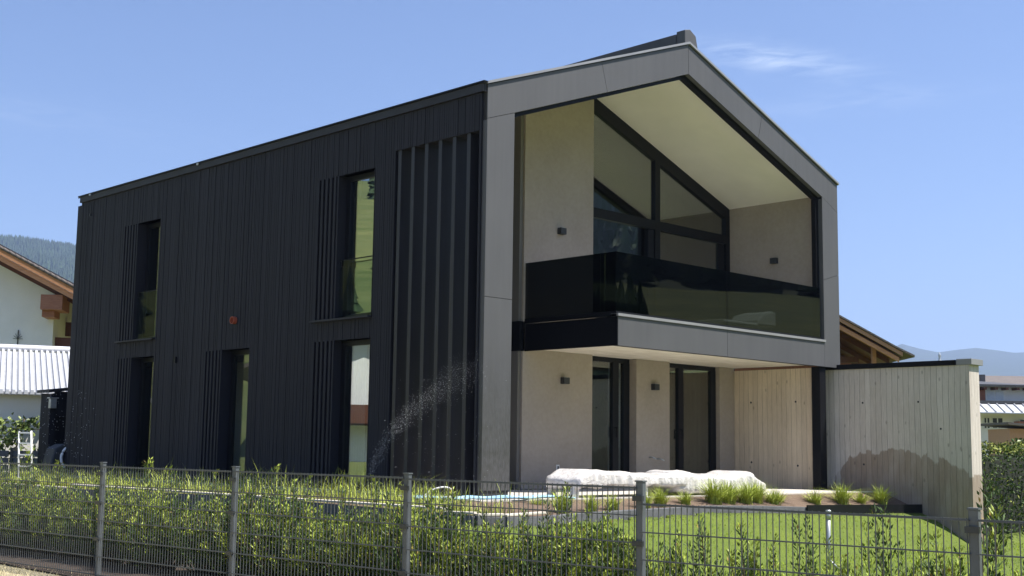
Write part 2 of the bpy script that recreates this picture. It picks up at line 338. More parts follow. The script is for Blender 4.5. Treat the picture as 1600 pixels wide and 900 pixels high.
# conifers on the hills
def forest(name, specs, label):
    V = []; Fc = []; off = 0; rs = np.random.RandomState(5)
    for (a0, a1, r0, r1, n, h0, h1) in specs:
        for _ in range(n):
            A = rs.uniform(a0, a1); r_ = math.sqrt(rs.uniform(r0*r0, r1*r1)); a = R(A)
            x, y = CAM.x+math.sin(a)*r_, CAM.y+math.cos(a)*r_
            if noise.noise(Vector((x*.006, y*.006, 5))) < -.22 and r_ > 200 and a0 < 90: continue
            z = terrain_h(A, r_)-.3; h = rs.uniform(h0, h1); rb = h*rs.uniform(.17, .25); near = r_ < 340; k = 11 if near else 6; ph = rs.uniform(0, 6)
            tiers = [(.06+.105*q, .36+.09*q if q < 7 else 1.0, (1-.115*q)*rs.uniform(.75, 1.2)) for q in range(8)] if near else ((.08, .55, 1), (.35, .80, .72), (.62, 1.0, .42))
            if near: rb *= 1.15
            for (zb, zt, rr_) in tiers:
                ring = [(x+rb*rr_*math.cos(ph+j*2*math.pi/k)*rs.uniform(.6, 1.25), y+rb*rr_*math.sin(ph+j*2*math.pi/k)*rs.uniform(.6, 1.25), z+h*(zb+rs.uniform(-.03, .03))) for j in range(k)]
                V += ring+[(x, y, z+h*zt)]; Fc += [(off+j, off+(j+1) % k, off+k) for j in range(k)]; off += k+1
    o = npmesh(name, V, Fc, [M['spruce']]); tag(o, label, 'forest', kind='stuff'); return o
forest('spruce_forest', [(17, 30, 1500, 2640, 13000, 14, 26), (18, 30, 2540, 2640, 1500, 14, 26)], 'dense spruce forest on the hazy hill behind the left house')
forest('hillside_forest', [(103, 168, 300, 520, 2600, 12, 20), (103, 168, 520, 1000, 2600, 16, 26), (116.5, 123.5, 84, 99, 150, 7, 11), (-62, -6, 120, 320, 110, 6, 12), (-60, -5, 480, 700, 900, 10, 18)], 'dark spruces above the meadow across the road')

EDGE = [(-3, 14), (-3, 7), (-3, 2), (-3, -2.6), (-2.85, -2.95), (-2.5, -3.05), (-1.57, -2.82), (-.49, -2.35), (.86, -2.08), (2.05, -1.9), (3.22, -1.72), (4.64, -1.7), (6.62, -1.7), (8.1, -1.7), (9.84, -1.7)]
EZ = [-.12, -.08, -.02, -.06, -.08, -.09, -.12, -.13, -.13, -.13, -.13, -.16, -.23, -.25, -.28]
def seg_dist(p):
    best = 1e9; bz = 0; side = 0
    for i in range(len(EDGE)-1):
        a = Vector(EDGE[i]); b = Vector(EDGE[i+1]); ab = b-a; t = max(0, min(1, (Vector(p)-a).dot(ab)/ab.length_squared)); q = a+ab*t; d = (Vector(p)-q).length
        if d < best: best = d; bz = EZ[i]*(1-t)+EZ[i+1]*t; side = ab.x*(p[1]-q.y)-ab.y*(p[0]-q.x)
    return best, bz, side
def lawn_h(x, y):
    d, ez, side = seg_dist((x, y)) if x < 9.85 else (max(.9, -1.7-y), -.28, -1)
    if side > 0: return -1.15
    if x < -2.9 and y > -3: return max(-.87, -.20-.5*d)
    h = ez-.08-.3*d-.25*d*d
    lim = -.92-.02*max(0, x-9) if x > -3 else -.87
    return max(lim, h)
def grid(name, x0, x1, y0, y1, st, hf, mat):
    nx = int((x1-x0)/st)+1; ny = int((y1-y0)/st)+1
    vs = [(x0+i*st, y0+j*st, hf(x0+i*st, y0+j*st)) for j in range(ny) for i in range(nx)]
    fs = [(j*nx+i, j*nx+i+1, (j+1)*nx+i+1, (j+1)*nx+i) for j in range(ny-1) for i in range(nx-1)]
    return npmesh(name, vs, fs, [mat], smooth=True)
lw_ = grid('lawn', -4.6, 26, -15, 16, .15, lambda x, y: lawn_h(x, y) if y < 14 else -1.2, M['lawn']); tag(lw_, None, kind='structure')
mu = grid('hedge_soil', -6.25, -4.2, -15, 16, .2, lambda x, y: -.80+noise.noise(Vector((x*2, y*2, 0)))*.012, M['mulch']); tag(mu, None, kind='structure')
st_ = grid('roadside_ground', -26, -5.95, -26, 20, .5, lambda x, y: -.815+noise.noise(Vector((x*.7, y*.7, 0)))*.01-.03*max(0, -x-7)*.4, M['dryground']); tag(st_, None, kind='structure')
# planting bed inside the kerb
b = MB()
inner = [(x+(.04 if x < -2 else 0), y+.04) for x, y in EDGE]
vs = [(x, y, z-.03) for (x, y), z in zip(inner, EZ)]; back = [(-.95, 14, -.02), (-.95, 7, -.02), (-.95, 2, -.02), (-.95, .5, -.02), (-.95, -.2, -.02), (-.9, -.85, -.02), (-.6, -.95, -.03), (-.2, -1.0, -.03), (.86, -1.0, -.03), (2.05, -1.0, -.03), (3.22, -1.0, -.03), (4.64, -1.0, -.03), (6.62, -1.0, -.03), (8.1, -1.0, -.03), (9.84, -1.0, -.03)]
n = len(vs); bedrows = [[tuple(Vector(a).lerp(Vector(c), t)) for a, c in zip(vs, back)] for t in (0, .33, .66, 1)]
allv = sum(bedrows, []); b.add(allv, [(r_*n+i, r_*n+i+1, (r_+1)*n+i+1, (r_+1)*n+i) for r_ in range(3) for i in range(n-1)], True)
tag(b.build('planting_bed', M['soil']), None, kind='structure')
tag(MB().box(-.95, 9.49, -1.0, 2.6, -.4, -.012).build('terrace', M['paving']), None, kind='structure')
tag(MB().box(-.95, -.02, .2, 14, -.4, -.008).build('side_path', M['paving']), None, kind='structure')
# kerb following the edge
b = MB()
for i in range(len(EDGE)-1):
    (x0, y0), (x1, y1) = EDGE[i], EDGE[i+1]; d = Vector((x1-x0, y1-y0)).normalized(); nn_ = Vector((d.y, -d.x))*.0; no = Vector((-d.y, d.x))
    g = .003
    p0 = Vector((x0, y0))+d*g; p1 = Vector((x1, y1))-d*g
    w_ = .06
    a = [(*(p0-no*w_), -1.2), (*(p0+no*w_), -1.2), (*(p0+no*w_), EZ[i]), (*(p0-no*w_), EZ[i])]
    c = [(*(p1-no*w_), -1.2), (*(p1+no*w_), -1.2), (*(p1+no*w_), EZ[i+1]), (*(p1-no*w_), EZ[i+1])]
    b.hexa(a, c)
tag(b.build('bed_kerb', M['kerb'], bevel=.006), None, kind='structure')
b = MB()  # added pale strip: the sunlit kerb top is put into its colour
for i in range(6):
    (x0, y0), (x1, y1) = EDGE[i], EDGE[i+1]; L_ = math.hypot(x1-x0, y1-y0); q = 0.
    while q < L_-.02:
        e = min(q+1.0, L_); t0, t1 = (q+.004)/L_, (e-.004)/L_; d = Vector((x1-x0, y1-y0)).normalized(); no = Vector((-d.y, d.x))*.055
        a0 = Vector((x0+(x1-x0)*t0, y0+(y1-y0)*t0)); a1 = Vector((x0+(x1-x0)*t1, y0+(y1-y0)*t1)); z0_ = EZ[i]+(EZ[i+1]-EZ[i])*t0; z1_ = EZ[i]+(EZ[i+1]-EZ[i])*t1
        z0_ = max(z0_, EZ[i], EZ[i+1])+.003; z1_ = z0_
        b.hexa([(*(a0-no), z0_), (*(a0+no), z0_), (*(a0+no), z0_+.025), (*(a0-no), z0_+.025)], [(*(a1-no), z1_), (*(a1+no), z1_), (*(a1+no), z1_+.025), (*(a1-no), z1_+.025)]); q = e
tag(b.build('kerb_lit_strip', M['kerblit'], bevel=.004), None, kind='structure')

# ------------------------------------------------------------------ the house
W, D, HE, HR, CW = 10.0, 13.47, 6.3, 8.12, .58
SL = (HR-HE)/(W/2)
H = empty('modern_house', (0, 0, 0), label='two-storey house with charcoal timber cladding and a grey gabled front', cat='house')
def zt(x): return HE+SL*min(x, W-x)
FH = .59
def zi(x): return zt(x)-FH
# left facade boards
opens = [(9.83, 11.36, 2.86, 5.35), (2.71, 4.29, 2.86, 5.35), (9.83, 11.36, -.1, 2.49), (6.30, 7.84, -.1, 2.49), (2.71, 4.29, -.1, 2.49), (.18, 2.18, -.1, 5.55)]
b = MB(); yy = .10; rb = random.Random(3)
while yy < D-.01:
    wd = rb.choice([.044, .05, .05, .056, .062]); y1 = min(yy+wd, D); dep = rb.choice([.0, .002, .004, .007]); gap = .006
    zs = [(.0, 6.137)]
    for (a0, a1, z0, z1) in opens:
        if yy+.01 < a1 and y1-.01 > a0:
            nz = []
            for (p, q) in zs:
                if z0 > p: nz.append((p, min(q, z0)))
                if z1 < q: nz.append((max(p, z1), q))
            zs = [s_ for s_ in nz if s_[1]-s_[0] > .02]
    for (p, q) in zs:
        joint = rb.uniform(1.5, 5) if rb.random() < .35 else None
        if joint and p+.3 < joint < q-.3: b.box(-.03-dep, .012, yy, y1-gap, p, joint-.004).box(-.03-dep, .012, yy, y1-gap, joint, q)
        else: b.box(-.03-dep, .012, yy, y1-gap, p, q)
    yy = y1
b.build('timber_cladding', M['timber'], H)
# backing wall pieces (grid with openings), built from rectangles
ys = sorted({.0, D} | {o[0] for o in opens} | {o[1] for o in opens}); zsl = sorted({-.05, 6.137} | {o[2] for o in opens if o[2] > 0} | {o[3] for o in opens})
b = MB()
for i in range(len(ys)-1):
    for j in range(len(zsl)-1):
        yc, zc = (ys[i]+ys[i+1])/2, (zsl[j]+zsl[j+1])/2
        if any(o[0] < yc < o[1] and o[2] < zc < o[3] for o in opens): continue
        if ys[i] < .1 and zc < 6: b.box(.014, .10, ys[i]+.26, ys[i+1], zsl[j], zsl[j+1]) if ys[i+1] > .3 else None
        else: b.box(.014, .30, ys[i], ys[i+1], zsl[j], zsl[j+1])
b.build('side_wall', M['timber'], H)
MB().box(.0, W-.0, D-.0, D+.25, 0, HE-.2).prism([(0, HE-.2), (W, HE-.2), (W/2, HR-.3)], 'y', D, D+.25).build('rear_wall', M['timber'], H)
MB().box(W-.3, W, 2.62, D, 0, 6.04).build('far_side_wall', M['timber'], H)
# eave band and drip edge
MB().box(-.075, .28, .02, D+.02, 6.142, 6.272).build('eave_band', M['trimdark'], H)
MB().box(-.10, .0, -.02, D+.08, 6.275, 6.30).build('drip_edge', M['black'], H)
for q in (D-.55, 8.3): MB().box(-.115, -.085, q, q+.06, 6.235, 6.275).build('gutter_bracket', M['alu'], H)
b = MB(); b.tube([(-.06, D-.53, 6.04), (-.06, D-.53, 5.83)], .008, 6); b.box(-.085, -.055, D-.55, D-.51, 5.77, 5.83); b.build('cable_end', M['darkbox'], H)
# roof
b = MB(); th = .16
b.prism([(-.06, HE-SL*.06+.004), (W/2, HR+.004), (W+.06, HE-SL*.06+.004), (W+.06, HE-SL*.06-.02), (W/2, HR-.02), (-.06, HE-SL*.06-.02)], 'y', .0, D+.15)
b.prism([(.2, zt(.2)-.024), (W/2, HR-.024), (W-.2, zt(.2)-.024), (W-.2, zt(.2)-.45), (W/2, HR-.024-.43), (.2, zt(.2)-.45)], 'y', 2.62, D)
rf = b.build('roof', M['tiledark'], H)
b = MB()
for k in range(17):
    x = .3+k*.57
    if abs(x-W/2) < .35: continue
    z0 = zt(x)+.004; b.box(x-.012, x+.012, .06, D+.1, z0-.005, z0+.008)
b.build('standing_seam', M['tiledark'], rf)
b = MB(); b.prism([(4.88, 8.03), (4.88, 8.29), (5.02, 8.33), (5.2, 8.25), (5.2, 8.03)], 'y', .20, 12.6); b.build('ridge_cap', M['tiledark'], rf, bevel=.01)
b = MB(); b.prism([(4.90, 8.10), (4.90, 8.34), (5.05, 8.38), (5.22, 8.29), (5.30, 8.0)], 'y', .0, .197); b.build('ridge_end', M['panel'], rf, bevel=.01)
# front gable frame: panels over a dark core
b = MB()
def gab(x0, x1, dz0, dz1, y0, y1):  # strip parallel to slope, right or left half
    return ([(x0, zt(x0)+dz0), (x1, zt(x1)+dz0), (x1, zt(x1)+dz1), (x0, zt(x0)+dz1)], 'y', y0, y1)
for (a0, a1) in ((.0, 5), (5, 10)): b.prism(*gab(a0+.005, a1-.005, -FH+.008, -.03, .02, .30))
b.box(.008, CW-.008, .02, .16, -.02, 5.75).box(W-CW+.008, W-.008, .02, .26, 2.46, 5.75)
b.box(3.09, W-CW-.01, .02, .30, 2.46, 2.92)
b.build('frame_core', M['seam'], H)
g = .004
def panel(mb, poly): mb.prism(poly, 'y', .0, .018)
b = MB()
# left column
panel(b, [(0, .08), (CW, .08), (CW, 2.97), (0, 2.97)]); panel(b, [(0, 2.97+2*g), (CW, 2.97+2*g), (CW, 5.92-g), (0, 5.72-g)])
b.add([], [])
# fascias
sx0, sx1 = 2.62, 2.77
panel(b, [(0, 5.72+g), (CW, 5.92+g), (sx1-g, zi(sx1)), (sx0-g, zt(sx0)-.045), (0, zt(0)-.045)])
panel(b, [(sx1+g, zi(sx1)), (5-g, zi(5)), (5-g, zt(5)-.045), (sx0+g, zt(sx0)-.045)])
panel(b, [(5+g, zi(5)), (7.18-g, zi(7.18)), (7.32-g, zt(7.32)-.045), (5+g, zt(5)-.045)])
panel(b, [(7.18+g, zi(7.18)), (W-CW, zi(W-CW)), (W, 5.66+g), (W, zt(W)-.045), (7.32+g, zt(7.32)-.045)])
# right column and slab fascia
panel(b, [(W-CW, 4.2+g), (W, 4.36+g), (W, 5.66-g), (W-CW, zi(W-CW)-g)])
panel(b, [(W-CW, 2.44), (W, 2.44), (W, 4.36-g), (W-CW, 4.2-g)])
panel(b, [(3.07, 2.44), (6.13-g, 2.44), (6.13-g, 2.93), (3.07, 2.93)]); panel(b, [(6.13+g, 2.44), (W-CW-g, 2.44), (W-CW-g, 2.93), (6.13+g, 2.93)])
# returns
b.box(0, .018, .0185, .12, .08, 5.7).box(CW-.018, CW, .0185, .14, .08, 5.88).box(W-.018, W, .0185, .26, 2.44, 5.8).box(W-CW, W-CW+.018, .0185, .14, 2.99, 5.88)
b.prism([(CW, zi(CW)-.0), (5, zi(5)), (5, zi(5)+.014), (CW, zi(CW)+.014)], 'y', .0185, .10); b.prism([(5, zi(5)), (W-CW, zi(CW)), (W-CW, zi(CW)+.014), (5, zi(5)+.014)], 'y', .0185, .10)
b.build('gable_panels', M['panel'], H)
b = MB()
b.prism([(-.03, zt(0)-.04), (5, HR-.03), (W+.03, zt(0)-.04), (W+.03, zt(0)-.0), (5, HR+.012), (-.03, zt(0))], 'y', -.035, -.002); b.build('verge_cap', M['cap'], H)
MB().box(3.045, W-CW+.02, -.025, .14, 2.935, 2.98).build('balcony_edge_cap', M['cap'], H)
# black lining behind the opening edges
b = MB(); b.box(CW+.001, CW+.08, .145, .25, 0, 5.80).box(W-CW-.10, W-CW-.001, .10, .2, 2.985, 5.86).box(W-CW-.12, W-CW+.10, .05, .24, -.05, 2.435)
b.prism([(CW, zi(CW)-.07), (5, zi(5)-.07), (5, zi(5)-.002), (CW, zi(CW)-.002)], 'y', .102, .20); b.prism([(5, zi(5)-.07), (W-CW, zi(CW)-.07), (W-CW, zi(CW)-.002), (5, zi(5)-.002)], 'y', .102, .20)
b.build('opening_lining', M['black'], H)
# loggia ceiling (two slopes)
b = MB(); cz = -.10
b.prism([(.3, zi(.3)-cz), (5, zi(5)-cz), (5, zi(5)+.18), (.3, zi(.3)+.18)], 'y', .301, 2.6); b.prism([(5, zi(5)-cz), (W-.3, zi(.3)-cz), (W-.3, zi(.3)+.18), (5, zi(5)+.18)], 'y', .301, 2.6)
b.build('loggia_ceiling', M['soffit'], H)
# void side of the louvre wall top + balcony slab
MB().box(3.09, 9.54, .305, 2.5, 2.49, 2.92).build('balcony_slab', M['slab'], H)
MB().box(3.12, 9.53, .31, 2.40, 2.925, 2.94).build('balcony_floor', M['paving'], H)
MB().box(3.07, 3.085, .02, 2.5, 2.44, 2.93).box(3.045, 3.085, .02, 2.5, 2.935, 2.975).box(2.93, 3.068, 2.2, 2.5, 2.44, 2.975).build('balcony_side_panel', M['black'], H)
# back walls
MB().prism([(3.02, 0), (4.88, 0), (4.88, zi(4.88)+.12), (3.02, zi(3.02)+.12)], 'y', 2.2, 2.46).build('rendered_wall', M['render'], H)
MB().box(6.17, 7.20, 2.2, 2.46, 0, 2.488).build('rendered_wall', M['render'], H)
MB().box(8.98, 9.50, 2.28, 2.5, 0, 2.488).build('rendered_wall', M['render'], H)
b = MB(); b.prism([(2.94, 0), (3.016, 0), (3.016, zi(3.0)+.1), (2.94, zi(2.94)+.1)], 'y', 2.24, 2.9); b.build('corner_lining', M['rendgrey'], H)
b = MB(); b.prism([(.3, 0), (2.93, 0), (2.93, zi(2.93)+.1), (.3, zi(.3)+.1)], 'y', 2.75, 2.95); b.build('recess_wall', M['timber'], H)
MB().box(9.55, 9.98, .27, 2.6, 2.985, 6.12).build('loggia_side_wall', M['render'], H)
MB().box(9.50, 9.82, .245, 2.6, -.3, 2.43).build('concrete_side_wall', M['conc'], H)
for (y, z) in ((.75, 1.75), (1.85, 1.75), (.72, .45), (1.85, .5)): MB().tube([(9.4975, y, z), (9.505, y, z)], .022, 10).build('tie_hole', M['darkbox'], H)
# gable glazing
YW = 2.45
def band(x0, x1, d0, d1): return [(x0, zi(x0)-d1), (x1, zi(x1)-d1), (x1, zi(x1)-d0), (x0, zi(x0)-d0)]
fr = MB()
fr.prism(band(4.6, 5, -.10, .16), 'y', YW-.05, YW+.06); fr.prism(band(5, 9.56, -.10, .17), 'y', YW-.05, YW+.06)
fr.box(4.80, 9.56, YW-.052, YW+.062, 5.19, 5.38); fr.box(6.99, 7.15, YW-.054, YW+.06, 2.94, zi(7.1)-.1); fr.box(9.40, 9.56, YW-.053, YW+.06, 2.94, zi(9.4)-.1)
fr.box(4.80, 4.95, YW-.05, YW+.06, 2.94, 7.3); fr.box(6.80, 6.97, YW-.03, YW+.05, 2.98, 5.18); fr.box(9.16, 9.38, YW-.03, YW+.05, 2.98, 5.18)
gw = fr.build('gable_window', M['frame'], H)
b = MB(); b.prism([(4.95, 5.38), (6.99, 5.38), (6.99, zi(6.99)-.16), (5, zi(5)-.16), (4.95, zi(4.95)-.16)], 'y', YW, YW+.012)
b.prism([(7.15, 5.38), (9.40, 5.38), (9.40, zi(9.40)-.16), (7.15, zi(7.15)-.16)], 'y', YW, YW+.012); b.box(4.95, 6.80, YW, YW+.012, 2.96, 5.19); b.box(7.15, 9.16, YW, YW+.012, 2.96, 5.19)
b.build('pane', M['glassG'], gw)
# terrace doors
def tdoor(x0, x1, mul, name_label):
    y0 = 2.38
    f = MB(); f.box(x0, x1, y0, y0+.08, 2.40, 2.488).box(x0, x0+.05, y0, y0+.08, 0, 2.40).box(x1-.17, x1, y0-.005, y0+.08, 0, 2.40).box(mul, mul+.17, y0-.01, y0+.08, 0, 2.40).box(x0+.05, x1-.17, y0, y0+.08, .0, .07)
    d = f.build('terrace_door', M['frame'], H); d['label'] = name_label
    MB().box(x0+.05, mul, y0+.03, y0+.042, .07, 2.40).box(mul+.17, x1-.17, y0+.03, y0+.042, .07, 2.40).build('pane', M['glass'], d)
    MB().box(mul+.04, mul+.06, y0-.08, y0-.06, .95, 1.15).box(mul+.04, mul+.06, y0-.08, y0-.01, 1.13, 1.15).build('handle', M['black'], d)
tdoor(4.885, 6.165, 5.67, 'black framed terrace door beside the left rendered wall')
tdoor(7.205, 8.975, 7.70, 'black framed terrace door beside the concrete wall')
# wall lights
for (x, z) in ((3.96, 4.73), (4.08, 1.96), (6.69, 1.96)):
    l = MB().box(x-.075, x+.075, 2.10, 2.199, z-.06, z+.06).build('wall_light', M['darkbox'], H, bevel=.006)
    MB().box(x-.05, x+.05, 2.115, 2.18, z+.0605, z+.066).build('lens', M['alu'], l)
l = MB().box(9.45, 9.549, 1.16, 1.31, 4.66, 4.78).build('wall_light', M['darkbox'], H, bevel=.006)
MB().box(3.91, 3.99, 2.185, 2.199, .32, .43).build('wall_socket', M['whitemetal'], H, bevel=.004); MB().box(3.93, 3.97, 2.180, 2.1848, .345, .405).build('socket_hole', M['darkbox'], H)
for (x, z) in ((6.57, .58), (6.81, .55)):
    MB().tube([(x, 2.2, z), (x, 2.12, z), (x+.02, 2.08, z-.02), (x+.06, 2.08, z-.03)], .014, 8).build('pipe_stub', M['alu'], H)
# glass balustrade
bal = MB().box(3.05, 9.36, .03, .075, 2.981, 3.02).box(3.05, 3.09, .08, 2.19, 2.976, 3.02).build('glass_balustrade', M['black'], H)
b = MB(); b.box(3.06, 6.18, .045, .06, 3.021, 4.03).box(6.20, 9.34, .045, .06, 3.021, 4.03); b.box(3.062, 3.077, .075, 2.195, 3.021, 4.03); b.build('smoked_pane', M['glassdark'], bal)
# louvre screen fins
lv = MB().box(.0, .12, .105, .155, -.05, 5.55).box(.0, .12, 2.185, 2.215, -.05, 5.55).box(-.02, .30, .13, 2.2, 5.555, 5.60).build('louvre_screen', M['fin'], H)
for i in range(6):
    y = .40+.335*i
    MB().box(-.012, .40, y-.04, y+.04, -.02, 5.55).build('fin', M['fin'], lv)
# facade windows
def fwin(y0, y1, z0, z1, sill, label, rail):
    ys_ = y1-.60    # slats occupy ys_..y1
    f = MB(); XF = .13 if y0 < 3 else .18
    f.box(XF, XF+.07, y0, ys_, z1-.09, z1).box(XF, XF+.07, y0, ys_, z0, z0+.08).box(XF, XF+.07, y0, y0+.05, z0+.08, z1-.09).box(XF, XF+.07, ys_-.11, ys_, z0+.08, z1-.09)
    wdw = f.build('window', M['frame'], H); wdw['label'] = label
    MB().box(XF+.03, XF+.042, y0+.05, ys_-.11, z0+.08, z1-.09).build('pane', M['glassL'] if y0 < 3 else M['glassM'], wdw)
    s_ = MB()
    for k in range(5):
        yy = ys_+.075+k*.122; s_.box(-.045, .03, yy, yy+.062, z0+.0, z1)
    s_.box(.031, .05, ys_+.04, y1, z0, z1)
    s_.box(-.04, .30, ys_, ys_+.04, z0, z1)
    s_.build('slat_screen', M['timber'], wdw)
    b2 = MB().box(-.03, .29, y0-.012, y0+.0, z0, z1).box(-.02, .29, y0, ys_, z1+.0, z1+.012); b2.build('reveal', M['trimdark'], wdw)
    if sill: MB().box(-.12, .13, y0-.03, y1+.03, z0-.035, z0-.003).build('sill', M['trimdark'], wdw)
    if rail:
        r_ = MB().box(.025, .037, y0+.01, ys_-.01, z0+.02, z0+1.0).build('guard_pane', M['guard'], wdw)
        MB().box(.02, .042, y0+.01, ys_-.01, z0+1.0, z0+1.015).box(.01, .06, ys_-.09, ys_-.07, z0+.9, z0+1.02).build('guard_rail', M['black'], wdw)
fwin(2.71, 4.29, 2.86, 5.35, True, 'upper window nearest the louvre screen', True)
fwin(9.83, 11.36, 2.86, 5.35, True, 'upper window near the far corner', True)
fwin(2.71, 4.29, 0.0, 2.49, False, 'ground floor window nearest the louvre screen', False)
fwin(6.30, 7.84, 0.0, 2.49, False, 'middle ground floor window', False)
fwin(9.83, 11.36, 0.0, 2.49, False, 'ground floor window near the far corner', False)
# pipe outlet and vent
b = MB(); b.tube([(-.11, 6.82, 3.03), (-.0, 6.82, 3.03)], .07, 20, False); b.tube([(-.0, 6.82, 3.03), (-.11, 6.82, 3.03)], .059, 20, False)
b.add([(-.11, 6.82+r_*math.cos(k*math.pi/10), 3.03+r_*math.sin(k*math.pi/10)) for r_ in (.059, .07) for k in range(20)], [(k, (k+1) % 20, 20+(k+1) % 20, 20+k) for k in range(20)]); b.build('orange_pipe', M['orange'], H)
MB().box(-.07, -.0, 8.90, 8.97, 2.31, 2.43).build('vent_grille', M['black'], H)
# interior shell
b = MB(); b.box(.31, W-.31, 2.97, D-.05, 2.50, 2.86); b.build('upper_floor', M['roomfloor'], H)
MB().box(.31, W-.31, 2.97, D-.05, -.3, -.004).build('ground_floor', M['roomfloor'], H)
b = MB(); b.box(3.5, W-.32, 7.0, 7.12, .0, 2.495).box(.31, 3.0, 6.0, 6.1, 2.865, 5.6); b.prism([(1.2, 2.865), (W-.32, 2.865), (W-.32, zi(W-.32)-.02), (5, zi(5)-.02), (1.2, zi(1.2)-.02)], 'y', 11.5, 11.6)
b.box(3.3, 3.42, 2.97, 6.9, 0, 2.495).box(2.2, 2.3, 6.1, D-.1, 2.865, 6.2).box(2.2, 2.3, 7.2, D-.1, 0, 2.495)
b.build('partition_wall', M['room'], H)

# ------------------------------------------------------------------ curtains and furniture inside
def curtain(name, p0, p1, z0, z1, mat, label, waves=9, amp=.03):
    p0 = Vector(p0); p1 = Vector(p1); d = (p1-p0); L = d.length; d.normalize(); no = Vector((-d.y, d.x)); b = MB(); N = waves*6; vs = []
    for s_ in (0, 1):
        for i in range(N+1):
            t = i/N; q = p0+d*L*t+no*(math.sin(t*waves*2*math.pi)*amp+s_*.006); vs += [(q.x, q.y, z0), (q.x, q.y, z1)]
    n2 = 2*(N+1); fs = []
    for i in range(N): fs += [(2*i, 2*i+2, 2*i+3, 2*i+1), (n2+2*i, n2+2*i+1, n2+2*i+3, n2+2*i+2), (2*i, 2*i+1, n2+2*i+1, n2+2*i) if i == 0 else (2*i, n2+2*i, n2+2*i+2, 2*i+2)]
    b.add(vs, fs, True); tag(b.build(name, mat), label, 'curtain')
curtain('curtain', (5.72, 2.52), (6.14, 2.52), .02, 2.42, M['curtain'], 'pale curtain behind the right edge of the left terrace door', 5)
curtain('curtain', (.30, 3.2), (.30, 3.62), .02, 2.42, M['curtain'], 'pale blue curtain in the ground floor window nearest the louvres', 6)
curtain('reflection_sheet', (.42, 2.74), (.42, 3.15), 2.9, 5.3, M['meadowrefl'], 'yellow green sheet imitating the meadow reflection in the upper window nearest the louvres', 4, .01)  # added green sheet, stands in for the meadow reflected in the pane
curtain('curtain', (.36, 9.9), (.36, 10.2), 2.9, 5.2, M['curtain'], 'white curtain in the upper window near the far corner', 5)

# ------------------------------------------------------------------ garden wall
GW = empty('garden_wall', (10.1, -.8, -1), label='board-marked concrete garden wall with black coping and a wet stain', cat='wall')
def gp(o): o.parent = GW; o.matrix_parent_inverse = Matrix.Translation((-10.1, .8, 1)); return o
gp(MB().box(9.90, 10.30, -2.8, .36, -1.6, 2.40).build('wall_body', M['concwet']))
gp(MB().box(9.86, 10.34, -2.83+.28, .40, 2.403, 2.50).build('coping', M['black'], bevel=.004))
gp(MB().box(9.88, 10.36, -2.86, -2.555, 2.404, 2.515).build('coping_end', M['cap'], bevel=.004))
for (y, z) in ((-.55, 1.72), (-1.75, 1.72), (-.55, .5), (-2.2, 1.2)): gp(MB().tube([(9.8975, y, z), (9.905, y, z)], .02, 10).build('tie_hole', M['darkbox']))

# ------------------------------------------------------------------ fence
FA = Vector((.0624, -.998)).normalized(); F0 = Vector((-6.052, -.152))
def fp(k): return F0+FA*2.52*k
FE = empty('mesh_fence', (F0.x, F0.y, -.8), label='anthracite double-rod mesh fence on square posts along the road', cat='fence')
def fpar(o): o.parent = FE; o.matrix_parent_inverse = Matrix.Translation((-F0.x, -F0.y, .8)); return o
ang = math.atan2(FA.y, FA.x)
ztop = {-2: .44, -1: .44, 0: .44, 1: .44, 2: .43, 3: .31, 4: .31, 5: .31}
def local_box(mb, o, a0, a1, n0, n1, z0, z1):
    d = Vector((FA.x, FA.y, 0)); n_ = Vector((-FA.y, FA.x, 0)); o = Vector((o.x, o.y, 0))
    def P(a, c, z): q = o+d*a+n_*c; return (q.x, q.y, z)
    mb.add([P(a0, n0, z0), P(a1, n0, z0), P(a1, n1, z0), P(a0, n1, z0), P(a0, n0, z1), P(a1, n0, z1), P(a1, n1, z1), P(a0, n1, z1)],
           [(0, 3, 2, 1), (4, 5, 6, 7), (0, 1, 5, 4), (1, 2, 6, 5), (2, 3, 7, 6), (3, 0, 4, 7)])
for k in range(-2, 6):
    o = fp(k); zt_ = ztop[k]; pt = zt_+.03 if k < 3 else ztop[k-1]+.03
    if k == 4: pt = .36
    b = MB(); local_box(b, o, -.032, .032, -.021, .021, -1.0, pt)
    po = fpar(b.build('fence_post', M['fence'], bevel=.003))
    c = MB(); local_box(c, o, -.037, .037, -.026, .026, pt+.0005, pt+.012); c2 = fpar(c.build('post_cap', M['fence'])); c2.parent = po; c2.matrix_parent_inverse = po.matrix_parent_inverse.copy(); c2.matrix_parent_inverse = Matrix.Identity(4)
    c2.matrix_parent_inverse = Matrix.Identity(4)
    for zz in (pt-.12, pt-.45, pt-.85):
        c = MB(); local_box(c, o, -.045, .045, -.048, -.022, zz-.02, zz+.02); c.build('clamp', M['fenceclip'], po)
    if k < 5:
        b = MB(); e = .04; L = 2.52; zb = zt_-1.24
        nv = 50
        for i in range(nv):
            a = .035+i*(L-.07)/(nv-1); local_box(b, o, a-.0028, a+.0028, -.0352, -.0295, zb, zt_)
        for j in range(7):
            zz = zb+.025+j*.2
            for nn2 in (-.0435, -.0285): local_box(b, o, .02, L-.02, nn2-.0035 if nn2 < -.04 else nn2+.0002, nn2+.0 if nn2 < -.04 else nn2+.0072, zz-.004, zz+.004)
        local_box(b, o, .02, L-.02, -.0435, -.0353, zt_-.014, zt_-.004)
        fpar(b.build('mesh_panel', M['wire']))

